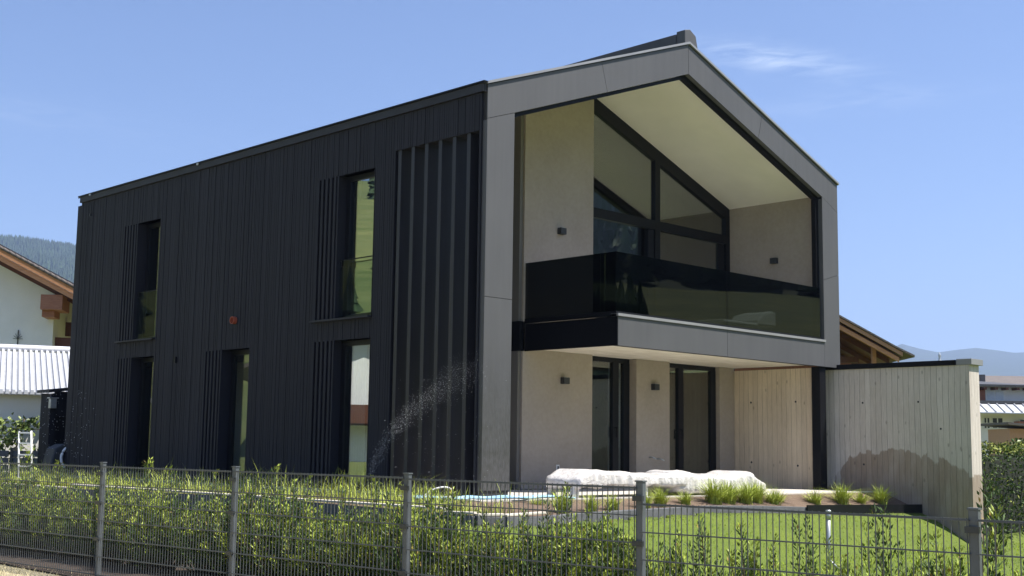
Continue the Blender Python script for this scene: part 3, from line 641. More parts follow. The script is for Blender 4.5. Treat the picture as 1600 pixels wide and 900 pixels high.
# ------------------------------------------------------------------ plants
def leafset(pts, dirs, ln, wd, rs, cup=.25):
    """quads: each leaf a bent diamond (2 tris as one quad)"""
    n = len(pts); d = dirs/np.linalg.norm(dirs, axis=1)[:, None]
    up = rs.normal(size=(n, 3)); s_ = np.cross(d, up); s_ /= np.linalg.norm(s_, axis=1)[:, None]; nn_ = np.cross(s_, d)
    l = ln[:, None]; w_ = wd[:, None]
    a = pts; c = pts+d*l; m1 = pts+d*l*.45+s_*w_+nn_*w_*cup; m2 = pts+d*l*.45-s_*w_+nn_*w_*cup
    V = np.stack([a, m1, c, m2], 1).reshape(-1, 3); Fc = np.arange(4*n).reshape(n, 4); return V, Fc
def make_shrub(seed, h, w_, nst, label, group):
    rs = np.random.RandomState(seed); root = empty('hedge_shrub', (0, 0, 0), label=label, cat='shrub', group=group)
    P = []; Dr = []; MI = []; st = MB()
    for k in range(nst):
        a = rs.uniform(0, 2*math.pi); rr = w_*math.sqrt(rs.uniform(0, 1)); tip = np.array([rr*math.cos(a), rr*math.sin(a), h*(rs.uniform(.62, 1.05) if rs.uniform() < .86 else rs.uniform(1.1, 1.32))*(1-.28*(rr/w_)**2)]); base = np.array([rr*.15*math.cos(a), rr*.15*math.sin(a), 0])
        mid = (base+tip)/2+np.array([rr*.25*math.cos(a), rr*.25*math.sin(a), 0])+rs.normal(0, .03, 3)
        def B(t): return base*(1-t)**2+2*mid*t*(1-t)+tip*t*t
        st.tube([B(t) for t in (0, .35, .7, 1)], [.007, .005, .003, .001], 4, False)
        fresh_lit = rs.uniform() < .65
        nl = 135
        for t in rs.uniform(.18, 1, nl)**.8:
            p = B(t); ax = B(min(1, t+.05))-B(t-.05); ax /= np.linalg.norm(ax)+1e-9
            br = rs.normal(0, 1, 3); br -= ax*br.dot(ax); br /= np.linalg.norm(br)
            off = rs.uniform(0, .075)*(1.25-t); P.append(p+br*off); Dr.append(ax*rs.uniform(.5, 1.3)+br*rs.uniform(.4, 1.)+np.array([0, 0, .25]))
            q = rs.uniform(); MI.append((1 if (fresh_lit and q < .10+.85*t**2.2) else 0) if q > .02 else 2)  # light leaves crowd the tips: fresh growth, plus sunlit top put into leaf colour
    P = np.array(P); Dr = np.array(Dr); n = len(P)
    V, Fc = leafset(P, Dr, rs.uniform(.022, .05, n), rs.uniform(.004, .0085, n), rs)
    npmesh('foliage', V, Fc, [M['leafA'], M['leafB'], M['leafC']], MI, root); st.build('stem', M['bark'], root); return root
G1 = 'young hedge shrubs planted along the mesh fence'
LB = 'feathery green hedge shrub planted close behind the mesh fence'
protos = [make_shrub(11+i, h, w_, ns, LB, G1) for i, (h, w_, ns) in enumerate(((.86, .42, 72), (.90, .46, 78), (.80, .40, 64)))]
LB2 = 'sparse low hedge shrub in front of the lawn behind the fence'
low = [make_shrub(31+i, h, w_, ns, LB2, 'sparse low shrubs before the lawn') for i, (h, w_, ns) in enumerate(((.84, .30, 13), (.78, .32, 17)))]
used = set(); y = 5.6; i = 0
while y > -10.6:
    x = -5.25+.05*(3-min(y, 3))+rnd.uniform(-.12, .12)
    if y > -7.1:
        pr_ = protos[i % 3]; s_ = rnd.uniform(.92, 1.24)*(1. if y > -5.3 else .95); step = .42
    else:
        pr_ = low[i % 2]; s_ = rnd.uniform(.95, 1.35); step = .36
    loc = (x, y, -.84); rz = rnd.uniform(0, 6.28)
    if id(pr_) not in used: used.add(id(pr_)); pr_.location = loc; pr_.rotation_euler = (0, 0, rz); pr_.scale = (s_, s_, s_)
    else: copy_tree(pr_, loc, rz, (s_, s_, s_))
    y -= step*rnd.uniform(.85, 1.15); i += 1

def blades(name, pts, h, lean, wd, mat, seed, parent=None, segs=3):
    rs = np.random.RandomState(seed); n = len(pts); a = rs.uniform(0, 2*np.pi, n); dx = np.cos(a); dy = np.sin(a); V = np.zeros((n, 2*segs+1, 3), np.float32)
    for k in range(segs+1):
        t = k/segs; off = lean*h*t**2.0; z = h*(t-.35*np.minimum(lean, 1.2)*t**3)
        cx = pts[:, 0]+dx*off; cy = pts[:, 1]+dy*off; cz = pts[:, 2]+z
        if k < segs:
            w_ = wd*(1-t*.75); V[:, 2*k] = np.stack([cx-dy*w_, cy+dx*w_, cz], 1); V[:, 2*k+1] = np.stack([cx+dy*w_, cy-dx*w_, cz], 1)
        else: V[:, 2*k] = np.stack([cx, cy, cz], 1)
    base = (np.arange(n)*(2*segs+1))[:, None]; Fq = []
    for k in range(segs-1): Fq.append(base+np.array([[2*k, 2*k+1, 2*k+3, 2*k+2]]))
    k = segs-1; Fq.append(base+np.array([[2*k, 2*k+1, 2*k+2, 2*k+2]]))
    Fc = np.concatenate(Fq) if segs > 1 else Fq[0]
    if segs == 1: Fc = base+np.array([[0, 1, 2]])
    else:
        # last ones are degenerate quads -> separate tri meshes avoided by nudging
        V2 = V.reshape(-1, 3); 
        Fc = np.concatenate(Fq[:-1]) ; tri = base+np.array([[2*k, 2*k+1, 2*k+2]])
        # pack all as triangles
        t1 = Fc[:, [0, 1, 2]]; t2 = Fc[:, [0, 2, 3]]; Fc = np.concatenate([t1, t2, tri])
    return npmesh(name, V.reshape(-1, 3), Fc, [mat], parent=parent)
# tufts of ornamental grass
def tuft(seed, n, h):
    rs = np.random.RandomState(seed); pts = np.stack([rs.normal(0, .045, n), rs.normal(0, .045, n), np.zeros(n)], 1)
    root = empty('grass_tuft'); blades('blade_cluster', pts, rs.uniform(.6, 1.1, n)*h*1.35, rs.uniform(.1, 1.3, n), np.full(n, .007), M['blade2'], seed+1, root); return root
tp = [tuft(51, 240, .40), tuft(52, 210, .36), tuft(53, 180, .31)]
TL = [(8.95, -1.45, 1., 0, 'arching grass tuft in the planter, closest to the open garden wall end'), (8.3, -1.4, .85, 1, 'small grass tuft in the planter in front of the stained wall'),
      (7.6, -1.42, 1.05, 0, 'tall spiky grass tuft at the left edge of the wet wall stain'), (6.75, -1.4, .9, 1, 'grass tuft standing before the black post of the concrete wall'),
      (5.45, -1.4, 1., 2, None), (5.05, -1.35, .95, 0, None), (4.65, -1.4, 1.05, 1, None), (4.2, -1.38, 1.1, 2, None), (4.42, -1.2, 1., 0, None), (5.25, -1.15, 1.15, 1, None), (5.75, -1.3, .8, 1, None), (3.8, -1.4, 1.1, 0, None), (3.0, -1.45, .7, 1, None), (2.2, -1.6, .8, 0, None), (1.65, -1.75, .75, 1, None), (.75, -1.9, .8, 2, None), (.2, -2.0, .7, 1, None), (-.5, -2.1, .8, 0, None), (-.15, -1.3, .7, 2, None)]
usedt = set()
for (x, y, s_, k, lab) in TL:
    g_ = 'grass tufts along the terrace edge'; lb = lab or 'yellow green grass tuft planted in front of the wrapped furniture and terrace'
    zz = seg_dist((x, y))[1]-.05
    if k not in usedt: usedt.add(k); o = tp[k]; o.location = (x, y, zz); o.scale = (s_,)*3; tag(o, lb, 'grass tuft', g_)
    else: copy_tree(tp[k], (x, y, zz), rnd.uniform(0, 6), (s_,)*3, label=lb, cat='grass tuft', group=g_)
# long grass in the side bed
rs = np.random.RandomState(8); n = 13000; X = rs.uniform(-2.92, -1.1, n); Y = rs.uniform(-2.8, 13.5, n)
keep = np.array([noise.noise(Vector((x*1.3, y*1.3, 2))) > -.25-.4*rs.uniform() for x, y in zip(X, Y)]) & ~((Y < -1.0) & (X > -2)); X = X[keep]; Y = Y[keep]
pts = np.stack([X, Y, np.full(len(X), -.10)], 1)
hm_ = np.array([max(.25, .75+1.3*noise.noise(Vector((x*2.1, y*1.6, 7)))+.5*noise.noise(Vector((x*7, y*7, 7)))) for x, y in zip(X, Y)])
tag(blades('long_grass', pts, rs.uniform(.10, .46, len(X))*hm_, rs.uniform(.1, 1.1, len(X)), np.full(len(X), .005), M['blade2'], 9), 'uncut yellow green grass in the bed between kerb and dark facade', 'grass', kind='stuff')
# lawn blades
n = 120000; d_ = np.sqrt(rs.uniform(0, 1, n)); X = rs.uniform(-4.5, 16, n); Y = rs.uniform(-11.5, -1.72, n)
kp = []; Z = []
for x, y in zip(X, Y):
    v = (Vector((x, y, -.8))-CAM); az = math.atan2(v.x, v.y)-YAW
    ok = az > -.12 and az < .43 and (x > 9.86 or lawn_h(x, y) > -1.1) and rnd.random() < min(1, 11/v.length)**1.2 and not (9.88 < x < 10.32 and y > -2.82) and not (x > 10.3 and y > -2.85)
    kp.append(ok); Z.append(lawn_h(x, y) if ok else 0)
kp = np.array(kp); X, Y, Z = X[kp], Y[kp], np.array(Z)[kp]
tag(blades('lawn_grass', np.stack([X, Y, Z-.005], 1), rs.uniform(.025, .055, len(X)), rs.uniform(.1, 1., len(X)), np.full(len(X), .0055), M['blade'], 10, segs=1), 'short mown bright green lawn grass', 'grass', kind='stuff')
n = 9000; X = rs.uniform(-8.5, -6.05, n); Y = rs.uniform(-3, 3, n)
tag(blades('dry_grass', np.stack([X, Y, np.full(n, -.84)], 1), rs.uniform(.03, .09, n), rs.uniform(.2, 1.2, n), np.full(n, .005), M['dryblade'], 12, segs=1), 'dry straw coloured grass at the foot of the fence', 'grass', kind='stuff')

# clipped hedge right of the garden wall
HD = empty('clipped_hedge', (13.5, -2, -1.1), label='tall dense clipped evergreen hedge behind the garden wall end', cat='hedge')
def hp(o): o.parent = HD; o.matrix_parent_inverse = Matrix.Translation((-13.5, 2, 1.1)); return o
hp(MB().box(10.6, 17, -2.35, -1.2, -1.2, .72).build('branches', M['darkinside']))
n = 42000; P = np.stack([rs.uniform(10.42, 17.2, n), rs.uniform(-2.72, -1.0, n), rs.uniform(-1.05, .93, n)], 1)
dfr = np.minimum(P[:, 1]+2.72, .95-P[:, 2]); keep = rs.uniform(size=n) < np.exp(-dfr*5); P = P[keep]; n = len(P)
P[:, 1] += .10*np.array([noise.noise(Vector((p[0]*1.8, p[2]*2.2, 4))) for p in P]); P[:, 2] += np.where(P[:, 2] > .7, .06*np.sin(P[:, 0]*5), 0)
Dr = rs.normal(0, 1, (n, 3))+np.array([0, -.8, .3]); V, Fc = leafset(P, Dr, rs.uniform(.05, .10, n), rs.uniform(.012, .022, n), rs)
hp(npmesh('foliage', V, Fc, [M['laurel'], M['laurelB']], (rs.uniform(size=n) < .16+.45*(P[:, 2] > .78)).astype(int)))
tag(MB().hexa([(10.34, -2.98, -1.3), (10.34, -2.84, -1.3), (10.34, -2.84, -.96), (10.34, -2.98, -.96)], [(18, -2.98, -1.5), (18, -2.84, -1.5), (18, -2.84, -1.15), (18, -2.98, -1.15)]).build('pale_kerb', M['whitemetal']), None, kind='structure')

# ------------------------------------------------------------------ terrace objects
def lump(name, x0, x1, y0, y1, z0, ztopf, seed, label, legs):
    b = MB(); NX, NS = 150, 72; vs = []
    def ridge(v): return 1-abs(noise.noise(v))*2
    for i in range(NX+1):
        t = i/NX; x = x0+(x1-x0)*t; e = min(t, 1-t)*(x1-x0); tap = min(1, (e/.07))**.5*.9+.1
        z1 = ztopf(t); cy, cz_ = (y0+y1)/2, (z0+z1)/2; ry, rz_ = (y1-y0)/2*(tap*.5+.5), (z1-z0)/2*(tap*.8+.2)
        for k in range(NS):
            a = 2*math.pi*k/NS; c, s_ = math.cos(a), math.sin(a); q = 2/6.5
            yy = cy+ry*math.copysign(abs(c)**q, c); zz = cz_+rz_*math.copysign(abs(s_)**q, s_)
            side = abs(c)**3; dn = (1-s_)/2
            fold = (ridge(Vector((x*5+zz*2, seed, yy)))*.5+ridge(Vector((x*13+zz*5, seed*2, 3)))*.25)*.034*side*(.3+dn)
            top = (ridge(Vector((x*2.2, yy*3+seed, 1)))*.022+ridge(Vector((x*9+yy*7, yy*6, seed)))*.010+noise.noise(Vector((x*30, yy*26, zz*22)))*.004)
            hem = .045*noise.noise(Vector((x*4, seed, 9)))*(s_ < -.3)
            vs.append((x+noise.noise(Vector((yy*6, zz*6, seed+x)))*.02, yy+math.copysign(fold, c)*(abs(c) > .05)+c*top, zz+s_*top+hem))
    fs = [(i*NS+k, i*NS+(k+1) % NS, (i+1)*NS+(k+1) % NS, (i+1)*NS+k) for i in range(NX) for k in range(NS)]+[tuple(range(NS)), tuple(range(NX*NS+NS-1, NX*NS-1, -1))]
    b.add(vs, fs, True); root = empty(name, ((x0+x1)/2, (y0+y1)/2, 0), label=label, cat='garden furniture')
    inv = Matrix.Translation(-Vector(root.location)); o = b.build('foil_wrap', M['plastic'], root); o.matrix_parent_inverse = inv
    for (lx, ly) in legs:
        l = MB(); l.hexa([(lx-.09, ly, -.012), (lx+.05, ly, -.012), (lx+.05, ly+.07, -.012), (lx-.09, ly+.07, -.012)], [(lx-.02, ly, z0+.06), (lx+.07, ly, z0+.06), (lx+.07, ly+.07, z0+.06), (lx-.02, ly+.07, z0+.06)]); o = l.build('leg', M['plastic'], root); o.matrix_parent_inverse = inv
    return root
lump('wrapped_bench', 1.08, 3.75, -.92, -.25, .15, lambda t: (.385-.07*t+.012*math.sin(t*7) if t > .10 else .27+1.15*t), 1, 'long low garden bench wrapped in crinkled white foil, left piece', ((1.14, -.86), (2.7, -.90), (1.2, -.33), (3.6, -.33)))
lump('wrapped_sofa', 3.50, 6.0, -.90, -.18, .03, lambda t: (.32+.03*math.sin(t*8+1)+.02*math.sin(t*19) if t < .86 else .31-1.2*(t-.86)), 5, 'bulky garden sofa wrapped in white foil beside the concrete wall', ())
# hoses
b = MB(); pts_ = []
for k in range(60):
    t = k/59; pts_.append((-1.75+2.3*t, -.55-.6*t+.09*math.sin(t*17), .022+.008*math.sin(t*23)))
b.tube(pts_, .024, 7); b.tube([(p[0]+.1, p[1]+.12+.05*math.sin(i*.4), p[2]+.004) for i, p in enumerate(pts_)], .016, 7); b.tube([(p[0], p[1]-.13+.06*math.sin(i*.3+1), p[2]) for i, p in enumerate(pts_)], .016, 7)
tag(b.build('garden_hose', M['hose']), 'light blue garden hose lying in strands before the grey column', 'hose')
b = MB(); b.tube([(-1.5+.17*math.cos(a), -.75-.17*math.cos(a)*.6, .05+.11*math.sin(a)+.05*math.cos(a)) for a in [R(200-q*8) for q in range(34)]], .012, 7)
tag(b.build('cable_loop', M['whitemetal']), 'stiff white pipe loop rising above the hose', 'pipe')
b = MB(); b.tube([(-4.62, -3.88, -.11), (-4.85, -4.85, -.40)], .022, 10)
tag(b.build('metal_rod', M['alu']), 'grey metal rod leaning down through the hedge', 'rod')
b = MB(); b.tube([(2.98, -4., -.95), (2.98, -4., -.22)], .028, 12); b.tube([(2.98, -4., -.22), (2.98, -4., -.12)], .034, 12); b.tube([(2.98, -4.0, -.78), (3.06, -4.12, -.92)], .014, 8)
b.lathe((2.98, -4, -.12), [(.0, .03), (.036, .025), (.04, 0), (.02, -.01)]); tag(b.build('standpipe', M['alu']), 'thin galvanised standpipe in the middle of the lawn', 'pipe')
# planter strip
PL = MB().hexa([(5.9, -1.80, -.5), (5.9, -1.775, -.5), (5.9, -1.775, -.17), (5.9, -1.80, -.17)], [(9.86, -1.80, -.5), (9.86, -1.775, -.5), (9.86, -1.775, -.235), (9.86, -1.80, -.235)]).build('planter_edging', M['black']); tag(PL, 'black metal edging strip below the grass tufts at the garden wall', 'edging')
# lounge chair on the balcony
LC = empty('lounge_chair', (7.5, .85, 2.98), label='white lounge chair on the balcony behind smoked glass', cat='chair')
b = MB(); b.box(-.8, .35, -.35, .35, .16, .24); b.build('seat', M['whitemetal'], LC, bevel=.03)
b = MB(); b.prism([(.30, .2), (.95, .2), (.95, .50), (.80, .52), (.5, .44), (.34, .3)], 'y', -.36, .36); b.build('backrest', M['whitemetal'], LC, bevel=.04)
for (x, y) in ((-.7, -.3), (-.7, .3), (.85, -.3), (.85, .3)): MB().tube([(x, y, -.035), (x, y, .2)], .018, 8).build('leg', M['alu'], LC)

# ------------------------------------------------------------------ spray from a sprinkler
rs = np.random.RandomState(21); P = []
path = [(1.68, .25), (1.31, .78), (.73, 1.26), (.02, 1.62), (-.72, 1.91)]
for _ in range(2300):
    t = rs.uniform(0, 1)**.75*4; i = min(3, int(t)); f = t-i; y = path[i][0]*(1-f)+path[i+1][0]*f; z = path[i][1]*(1-f)+path[i+1][1]*f; sp = .028+.11*(t/4)**1.3
    P.append((-.8+rs.normal(0, .06), y+rs.normal(0, sp), z+rs.normal(0, sp)-abs(rs.normal(0, .1*t/4)), rs.uniform(.001, .0032)*(1.3-.15*t)*(1 if rs.uniform() < .95 else 1.8)))
for _ in range(130): P.append((-.8+rs.normal(0, .2), rs.uniform(-.9, 1), rs.uniform(.2, 1.7), rs.uniform(.0015, .004)))
for _ in range(160): P.append((-.9+rs.normal(0, .1), rs.uniform(10.8, 13.3), rs.uniform(.4, 1.8), rs.uniform(.004, .008)))
P = np.array(P); n = len(P); oc = np.array([(1, 0, 0), (-1, 0, 0), (0, 1, 0), (0, -1, 0), (0, 0, 1), (0, 0, -1)], float); V = (P[:, None, :3]+oc[None]*P[:, None, 3:4]).reshape(-1, 3)
ft = np.array([(0, 2, 4), (2, 1, 4), (1, 3, 4), (3, 0, 4), (2, 0, 5), (1, 2, 5), (3, 1, 5), (0, 3, 5)]); Fc = (np.arange(n)[:, None, None]*6+ft[None]).reshape(-1, 3)
tag(npmesh('water_spray', V, Fc, [M['drop']], smooth=True), 'glittering sprinkler water drops arching in front of the dark louvres', 'water', kind='stuff')

# ------------------------------------------------------------------ behind, left: annex, ladder, garage, house
def site(r, d, z=0, turn=0, **k):
    f = Vector((math.sin(YAW), math.cos(YAW), 0)); rt = Vector((math.cos(YAW), -math.sin(YAW), 0)); p = CAM+f*d+rt*r; p.z = z
    return empty(k.pop('name'), p, -YAW+R(turn), **k)
AN = empty('garden_shed', (1.13, 16.2, -.1), label='black timber shed with open front at the far corner of the house', cat='shed')
b = MB(); b.prism([(-.93, 0), (-.80, 0), (-.80, 1.95), (-.93, 1.93)], 'y', -1.2, -1.05); b.box(-.93, 2, -.75, -.70, 0, 1.95).box(-.93, -.83, -1.04, -.76, 0, 1.92); b.box(-.79, 2, -1.2, -1.1, 1.42, 2.0); b.build('shed_wall', M['timber'], AN)
b = MB(); b.prism([(-1.02, 1.96), (2, 2.35), (2, 2.42), (-1.02, 2.03)], 'y', -1.3, -.65); b.build('shed_roof', M['trimdark'], AN)
b = MB(); b.box(-.98, -.84, -1.34, -1.22, 1.60, 1.82).box(-1.02, -.80, -1.36, -1.21, 1.825, 1.85); b.build('rain_hopper', M['alu'], AN)
HB = empty('hose_reel', (.12, 13.75, -.05), label='grey covered hose reel with a white ring beside the dark house corner', cat='hose reel')
b = MB(); b.tube([(.06+.27*math.cos(a), -.1, .42+.27*math.sin(a)) for a in [R(95+q*7) for q in range(26)]], .03, 8); b.build('ring', M['whitemetal'], HB)
b = MB(); b.prism([(-.38, 0), (.2, 0), (.2, .74), (-.15, .72), (-.34, .62), (-.42, .3)], 'y', -.05, .4); b.build('cover', M['darkbox'], HB, bevel=.03)
LD = empty('ladder', (-2.62, 9.65, -.08), -YAW, label='small white ladder standing by the vine covered wall', cat='ladder')
b = MB(); b.tube([(-.26, .12, 1.12), (-.17, -.0, 0)], .022, 6); b.build('rail', M['whitemetal'], LD); b = MB(); b.tube([(.0, .12, 1.14), (.12, .0, 0)], .022, 6); b.build('rail', M['whitemetal'], LD)
for q in (.12, .34, .56, .78, .98):
    xa = -.17-.09*q; xb = .12-.12*q; MB().box(xa, xb, .1*q-.02, .1*q+.02, q*1.12-.015, q*1.12+.015).build('rung', M['whitemetal'], LD)
LD.scale = (.87, .87, .87)
GA = site(-12.3, 32, 0, 22, name='garage', label='white garage with a pale corrugated roof behind the vines', cat='garage')
b = MB(); b.box(-6, 4, .3, 3.9, -1.2, 1.9); b.build('wall', M['white'], GA)
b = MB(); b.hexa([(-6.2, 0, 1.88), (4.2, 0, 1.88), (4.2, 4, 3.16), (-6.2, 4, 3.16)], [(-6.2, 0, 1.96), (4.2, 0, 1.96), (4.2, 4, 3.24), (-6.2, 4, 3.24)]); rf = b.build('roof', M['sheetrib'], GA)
b = MB()
for k in range(72):
    x = -6.15+k*.145; b.hexa([(x, -.05, 1.90), (x+.095, -.05, 1.90), (x+.095, 4, 3.2), (x, 4, 3.2)], [(x+.02, -.05, 2.01), (x+.08, -.05, 2.01), (x+.08, 4, 3.30), (x+.02, 4, 3.30)])
b.build('ribs', M['sheet'], rf)
MB().tube([(-6.3, 4.05, 3.33), (4.3, 4.05, 3.33)], .10, 8).build('ridge_flashing', M['sheet'], rf)
MB().tube([(-1.0, .2, 1.85), (-1.12, .2, 1.1)], .03, 6).build('drain_pipe', M['whitemetal'], GA)
VN = site(-12.3, 31.7, -.2, 22, name='grape_vine', label='grape vine with yellow green leaves trained on the white garage wall', cat='vine')
rs = np.random.RandomState(77); P = []
for _ in range(60):
    cx, cz_ = rs.uniform(-2.2, .9), rs.choice([rs.uniform(.3, .8), rs.uniform(.9, 1.5)]); 
    for _k in range(22): P.append((cx+rs.normal(0, .13), rs.uniform(-.15, .1), cz_+rs.normal(0, .09)))
P = np.array(P); n = len(P); V, Fc = leafset(P, rs.normal(0, 1, (n, 3))+np.array([0, -.3, -.4]), rs.uniform(.08, .16, n), rs.uniform(.04, .07, n), rs)
npmesh('foliage', V, Fc, [M['vine'], M['leafA']], (rs.uniform(size=n) < .3).astype(int), VN)
b = MB()
for k in range(5): b.tube([(-2.2+k*.75, .0, -.1), (-2.15+k*.75, .02, .8), (-2.0+k*.75, 0, 1.5)], .018, 5)
b.tube([(-2.4, .0, 1.35), (1, .0, 1.2)], .008, 4); b.build('stem', M['bark'], VN)
CR = site(-11.9, 30.5, -.15, 10, name='garden_crates', label='grey slatted compost bins under the grape vine', cat='bin')
b = MB()
for k in range(3):
    for j in range(4): b.box(-1.6+k*.85, -.85+k*.85, -.05, .0, j*.17, j*.17+.14)
b.build('slats', M['kerb'], CR); b = MB()
for k in range(4): b.box(-1.66+k*.85, -1.605+k*.85, -.08, .5, 0, .72)
b.box(.95, 1.6, .0, .5, 0, .8); b.build('posts', M['darkbox'], CR)

NH = site(-15.5, 42, -1, 8, name='alpine_house', label='white alpine house with overhanging timber gable roof at the left edge', cat='house')
sl = -.51
b = MB(); b.prism([(-8, 0), (.02, 0), (.0, 6.85), (-8, 6.85+8*.51)], 'y', 1.4, 12); b.build('wall', M['white'], NH)
def zr(x): return 6.92+.43+sl*(x-1.1)*1.0-.05
b = MB(); b.hexa([(-9, 0, 7.28-1+sl*(-9+1.6)+1), (1.6, 0, 7.28-1+sl*3.2-.35+1), (1.6, 13, 7.28+sl*3.2-.35), (-9, 13, 7.28+sl*(-9+1.6))], [(-9, 0, 7.42+sl*(-9+1.6)), (1.6, 0, 7.07+sl*3.2), (1.6, 13, 7.07+sl*3.2), (-9, 13, 7.42+sl*(-9+1.6))])
b = MB()
def RL(x): return 8.28+sl*(x+1.63)   # top line of the verge in local z (root at -1)
def strip(mb, x0, x1, d0, d1, y0, y1): mb.hexa([(x0, y0, RL(x0)-d1), (x1, y0, RL(x1)-d1), (x1, y1, RL(x1)-d1), (x0, y1, RL(x0)-d1)], [(x0, y0, RL(x0)-d0), (x1, y0, RL(x1)-d0), (x1, y1, RL(x1)-d0), (x0, y1, RL(x0)-d0)])
strip(b, -9, 2.2, 0, .10, -.05, 13); rf = b.build('roof', M['tiledark'], NH)
b = MB()
for k in range(60):
    x = -9+k*.19; b.tube([(x, -.12, RL(x)-.10), (x+.18, -.12, RL(x+.18)-.12)], .06, 6)
b.build('verge_tiles', M['tile'], rf)
b = MB(); strip(b, -9, 2.2, .17, .36, -.03, .04); strip(b, -9, 2.2, .365, .55, .05, .12); b.build('verge_board', M['larch'], rf)
b = MB(); strip(b, -9, 2.2, .42, .50, .125, 13); b.build('roof_underside', M['wooddark'], rf)
b = MB()
for k in range(6): y = 1.0+k*2.; strip(b, -9, 2.1, .505, .68, y, y+.12)
b.build('rafter', M['wooddark'], rf)
b = MB(); b.box(-.20, .5, .2, 1.4, 6.12, 6.62).box(-.20, .2, .5, 1.4, 5.9, 6.118); b.build('purlin', M['larchshade'], NH)
b = MB(); b.box(.0, 2.6, 1.8, 2.0, 5.0, 5.32).box(.0, 2.6, 3.4, 3.6, 5.5, 6.0); b.build('balcony_beam', M['wooddark'], NH)
b = MB()
for k in range(16): b.box(.42+k*.1, .51+k*.1, 2.0, 2.04, 4.1, 5.15-.04)
b.box(.05, .75, 1.9, 1.98, 4.45, 4.6); b.build('balcony_boards', M['woodlight'], NH)
MB().tube([(.35, 1.95, 5.17), (2.3, 1.95, 5.2)], .04, 6).tube([(.02, 1.9, 4.8), (.5, 1.9, 4.8)], .025, 6).build('balcony_rail', M['whitemetal'], NH)
MB().box(.1, 6, 6, 6.2, 0, 6.0).build('recess_wall', M['wooddark'], NH)
b = MB(); b.tube([(-1.12, 1.36, 5.5), (-1.12, 1.36, 4.85)], .02, 6); 
for a in range(7): b.tube([(-1.12, 1.35, 5.2), (-1.12+.16*math.cos(a*.52), 1.33, 5.2+.2*math.sin(a*.52))], .008, 4)
b.build('wall_ornament', M['darkbox'], NH)

# ------------------------------------------------------------------ behind, right
RH = site(8.8, 34, -1, 0, name='timber_gable_house', label='timber house gable with orange beams rising behind the garden wall', cat='house')
b = MB()
def RL(x): return 5.42-.545*x
strip(b, -6, 1.55, 0, .05, -.05, 10)
b.hexa([(1.55, -.05, RL(1.55)-.05), (2.0, -.05, 4.33-.03), (2.0, 10, 4.30), (1.55, 10, RL(1.55)-.05)], [(1.55, -.05, RL(1.55)), (2.0, -.05, 4.36), (2.0, 10, 4.36), (1.55, 10, RL(1.55))])
rf = b.build('roof', M['tile'], RH)
b = MB(); strip(b, -6, 1.7, .06, .17, .0, .06); b.build('bargeboard', M['woodlight'], rf)
b = MB(); strip(b, -6, 1.62, .24, .36, .08, .16); b.build('verge_beam', M['larch'], rf)
b = MB(); strip(b, -6, 1.7, .18, .23, .165, 10); b.build('roof_underside', M['wooddark'], rf)
b = MB()
for k in range(4): y = .9+k*1.4; strip(b, -6, 1.6, .235, .38, y, y+.12)
b.box(-6, .95, 1.6, 1.8, 4.25, 4.42); b.build('rafter', M['wooddark'], rf)
MB().box(1.02, 1.13, .5, .62, 3.2, 4.62).build('corner_post', M['larch'], RH)
b = MB(); b.box(-6, .9, 2.2, 9, 0, 4.3); b.build('wall', M['woodred'], RH)

FHs = site(27.7, 75, -1.5, 0, name='village_house', label='far white house with brown roof and dark red balcony at the right edge', cat='house')
z_ = lambda z: z+1.5
b = MB(); b.box(-3, 9, 1.5, 10, 0, z_(4.9)); b.box(-3, 9, -.5, 1.5, 0, z_(3.2)); b.build('wall', M['white'], FHs)
b = MB(); b.hexa([(-4, 5, z_(5.0)), (9, 5, z_(5.0)), (9, 12, z_(6.05)), (-4, 12, z_(6.05))], [(-4, 5, z_(5.1)), (9, 5, z_(5.1)), (9, 12, z_(6.2)), (-4, 12, z_(6.2))]); b.build('back_roof', M['tile'], FHs)
b = MB(); b.hexa([(-3, .6, z_(4.87)), (9, .6, z_(4.80)), (9, 5, z_(4.9)), (-3, 5, z_(5.5))], [(-3, .6, z_(5.0)), (9, .6, z_(4.90)), (9, 5, z_(5.0)), (-3, 5, z_(5.66))]); b.build('roof', M['tiledark'], FHs)
b = MB()
for k in range(18): b.box(-2.8+k*.65, -2.62+k*.65, .7, 1.5, z_(4.66), z_(4.80))
b.build('rafter_end', M['wooddark'], FHs)
b = MB(); b.box(-.9, .78, 1.42, 1.495, z_(4.02), z_(4.78)); b.build('shutter_panel', M['woodred'], FHs)
wi = MB().box(.8, 1.93, 1.42, 1.495, z_(4.0), z_(4.8)).build('window', M['whitemetal'], FHs); MB().box(.87, 1.34, 1.40, 1.415, z_(4.08), z_(4.73)).box(1.40, 1.87, 1.40, 1.415, z_(4.08), z_(4.73)).build('pane', M['curtain'], wi)
b = MB(); b.box(-3, 9, -1.0, 1.4, z_(3.78), z_(3.93)); b.build('gutter_band', M['tiledark'], FHs)
b = MB(); b.hexa([(-3, -2.2, z_(3.17)), (9, -2.2, z_(3.12)), (9, -.9, z_(3.66)), (-3, -.9, z_(3.72))], [(-3, -2.2, z_(3.23)), (9, -2.2, z_(3.18)), (9, -.9, z_(3.72)), (-3, -.9, z_(3.78))]); pr2 = b.build('porch_roof', M['sheet'], FHs)
b = MB()
for k in range(24): x = -3+k*.5; b.hexa([(x, -2.2, z_(3.235)), (x+.06, -2.2, z_(3.235)), (x+.06, -.9, z_(3.785)), (x, -.9, z_(3.785))], [(x, -2.2, z_(3.28)), (x+.06, -2.2, z_(3.28)), (x+.06, -.9, z_(3.83)), (x, -.9, z_(3.83))])
b.build('roof_seams', M['sheetrib'], pr2)
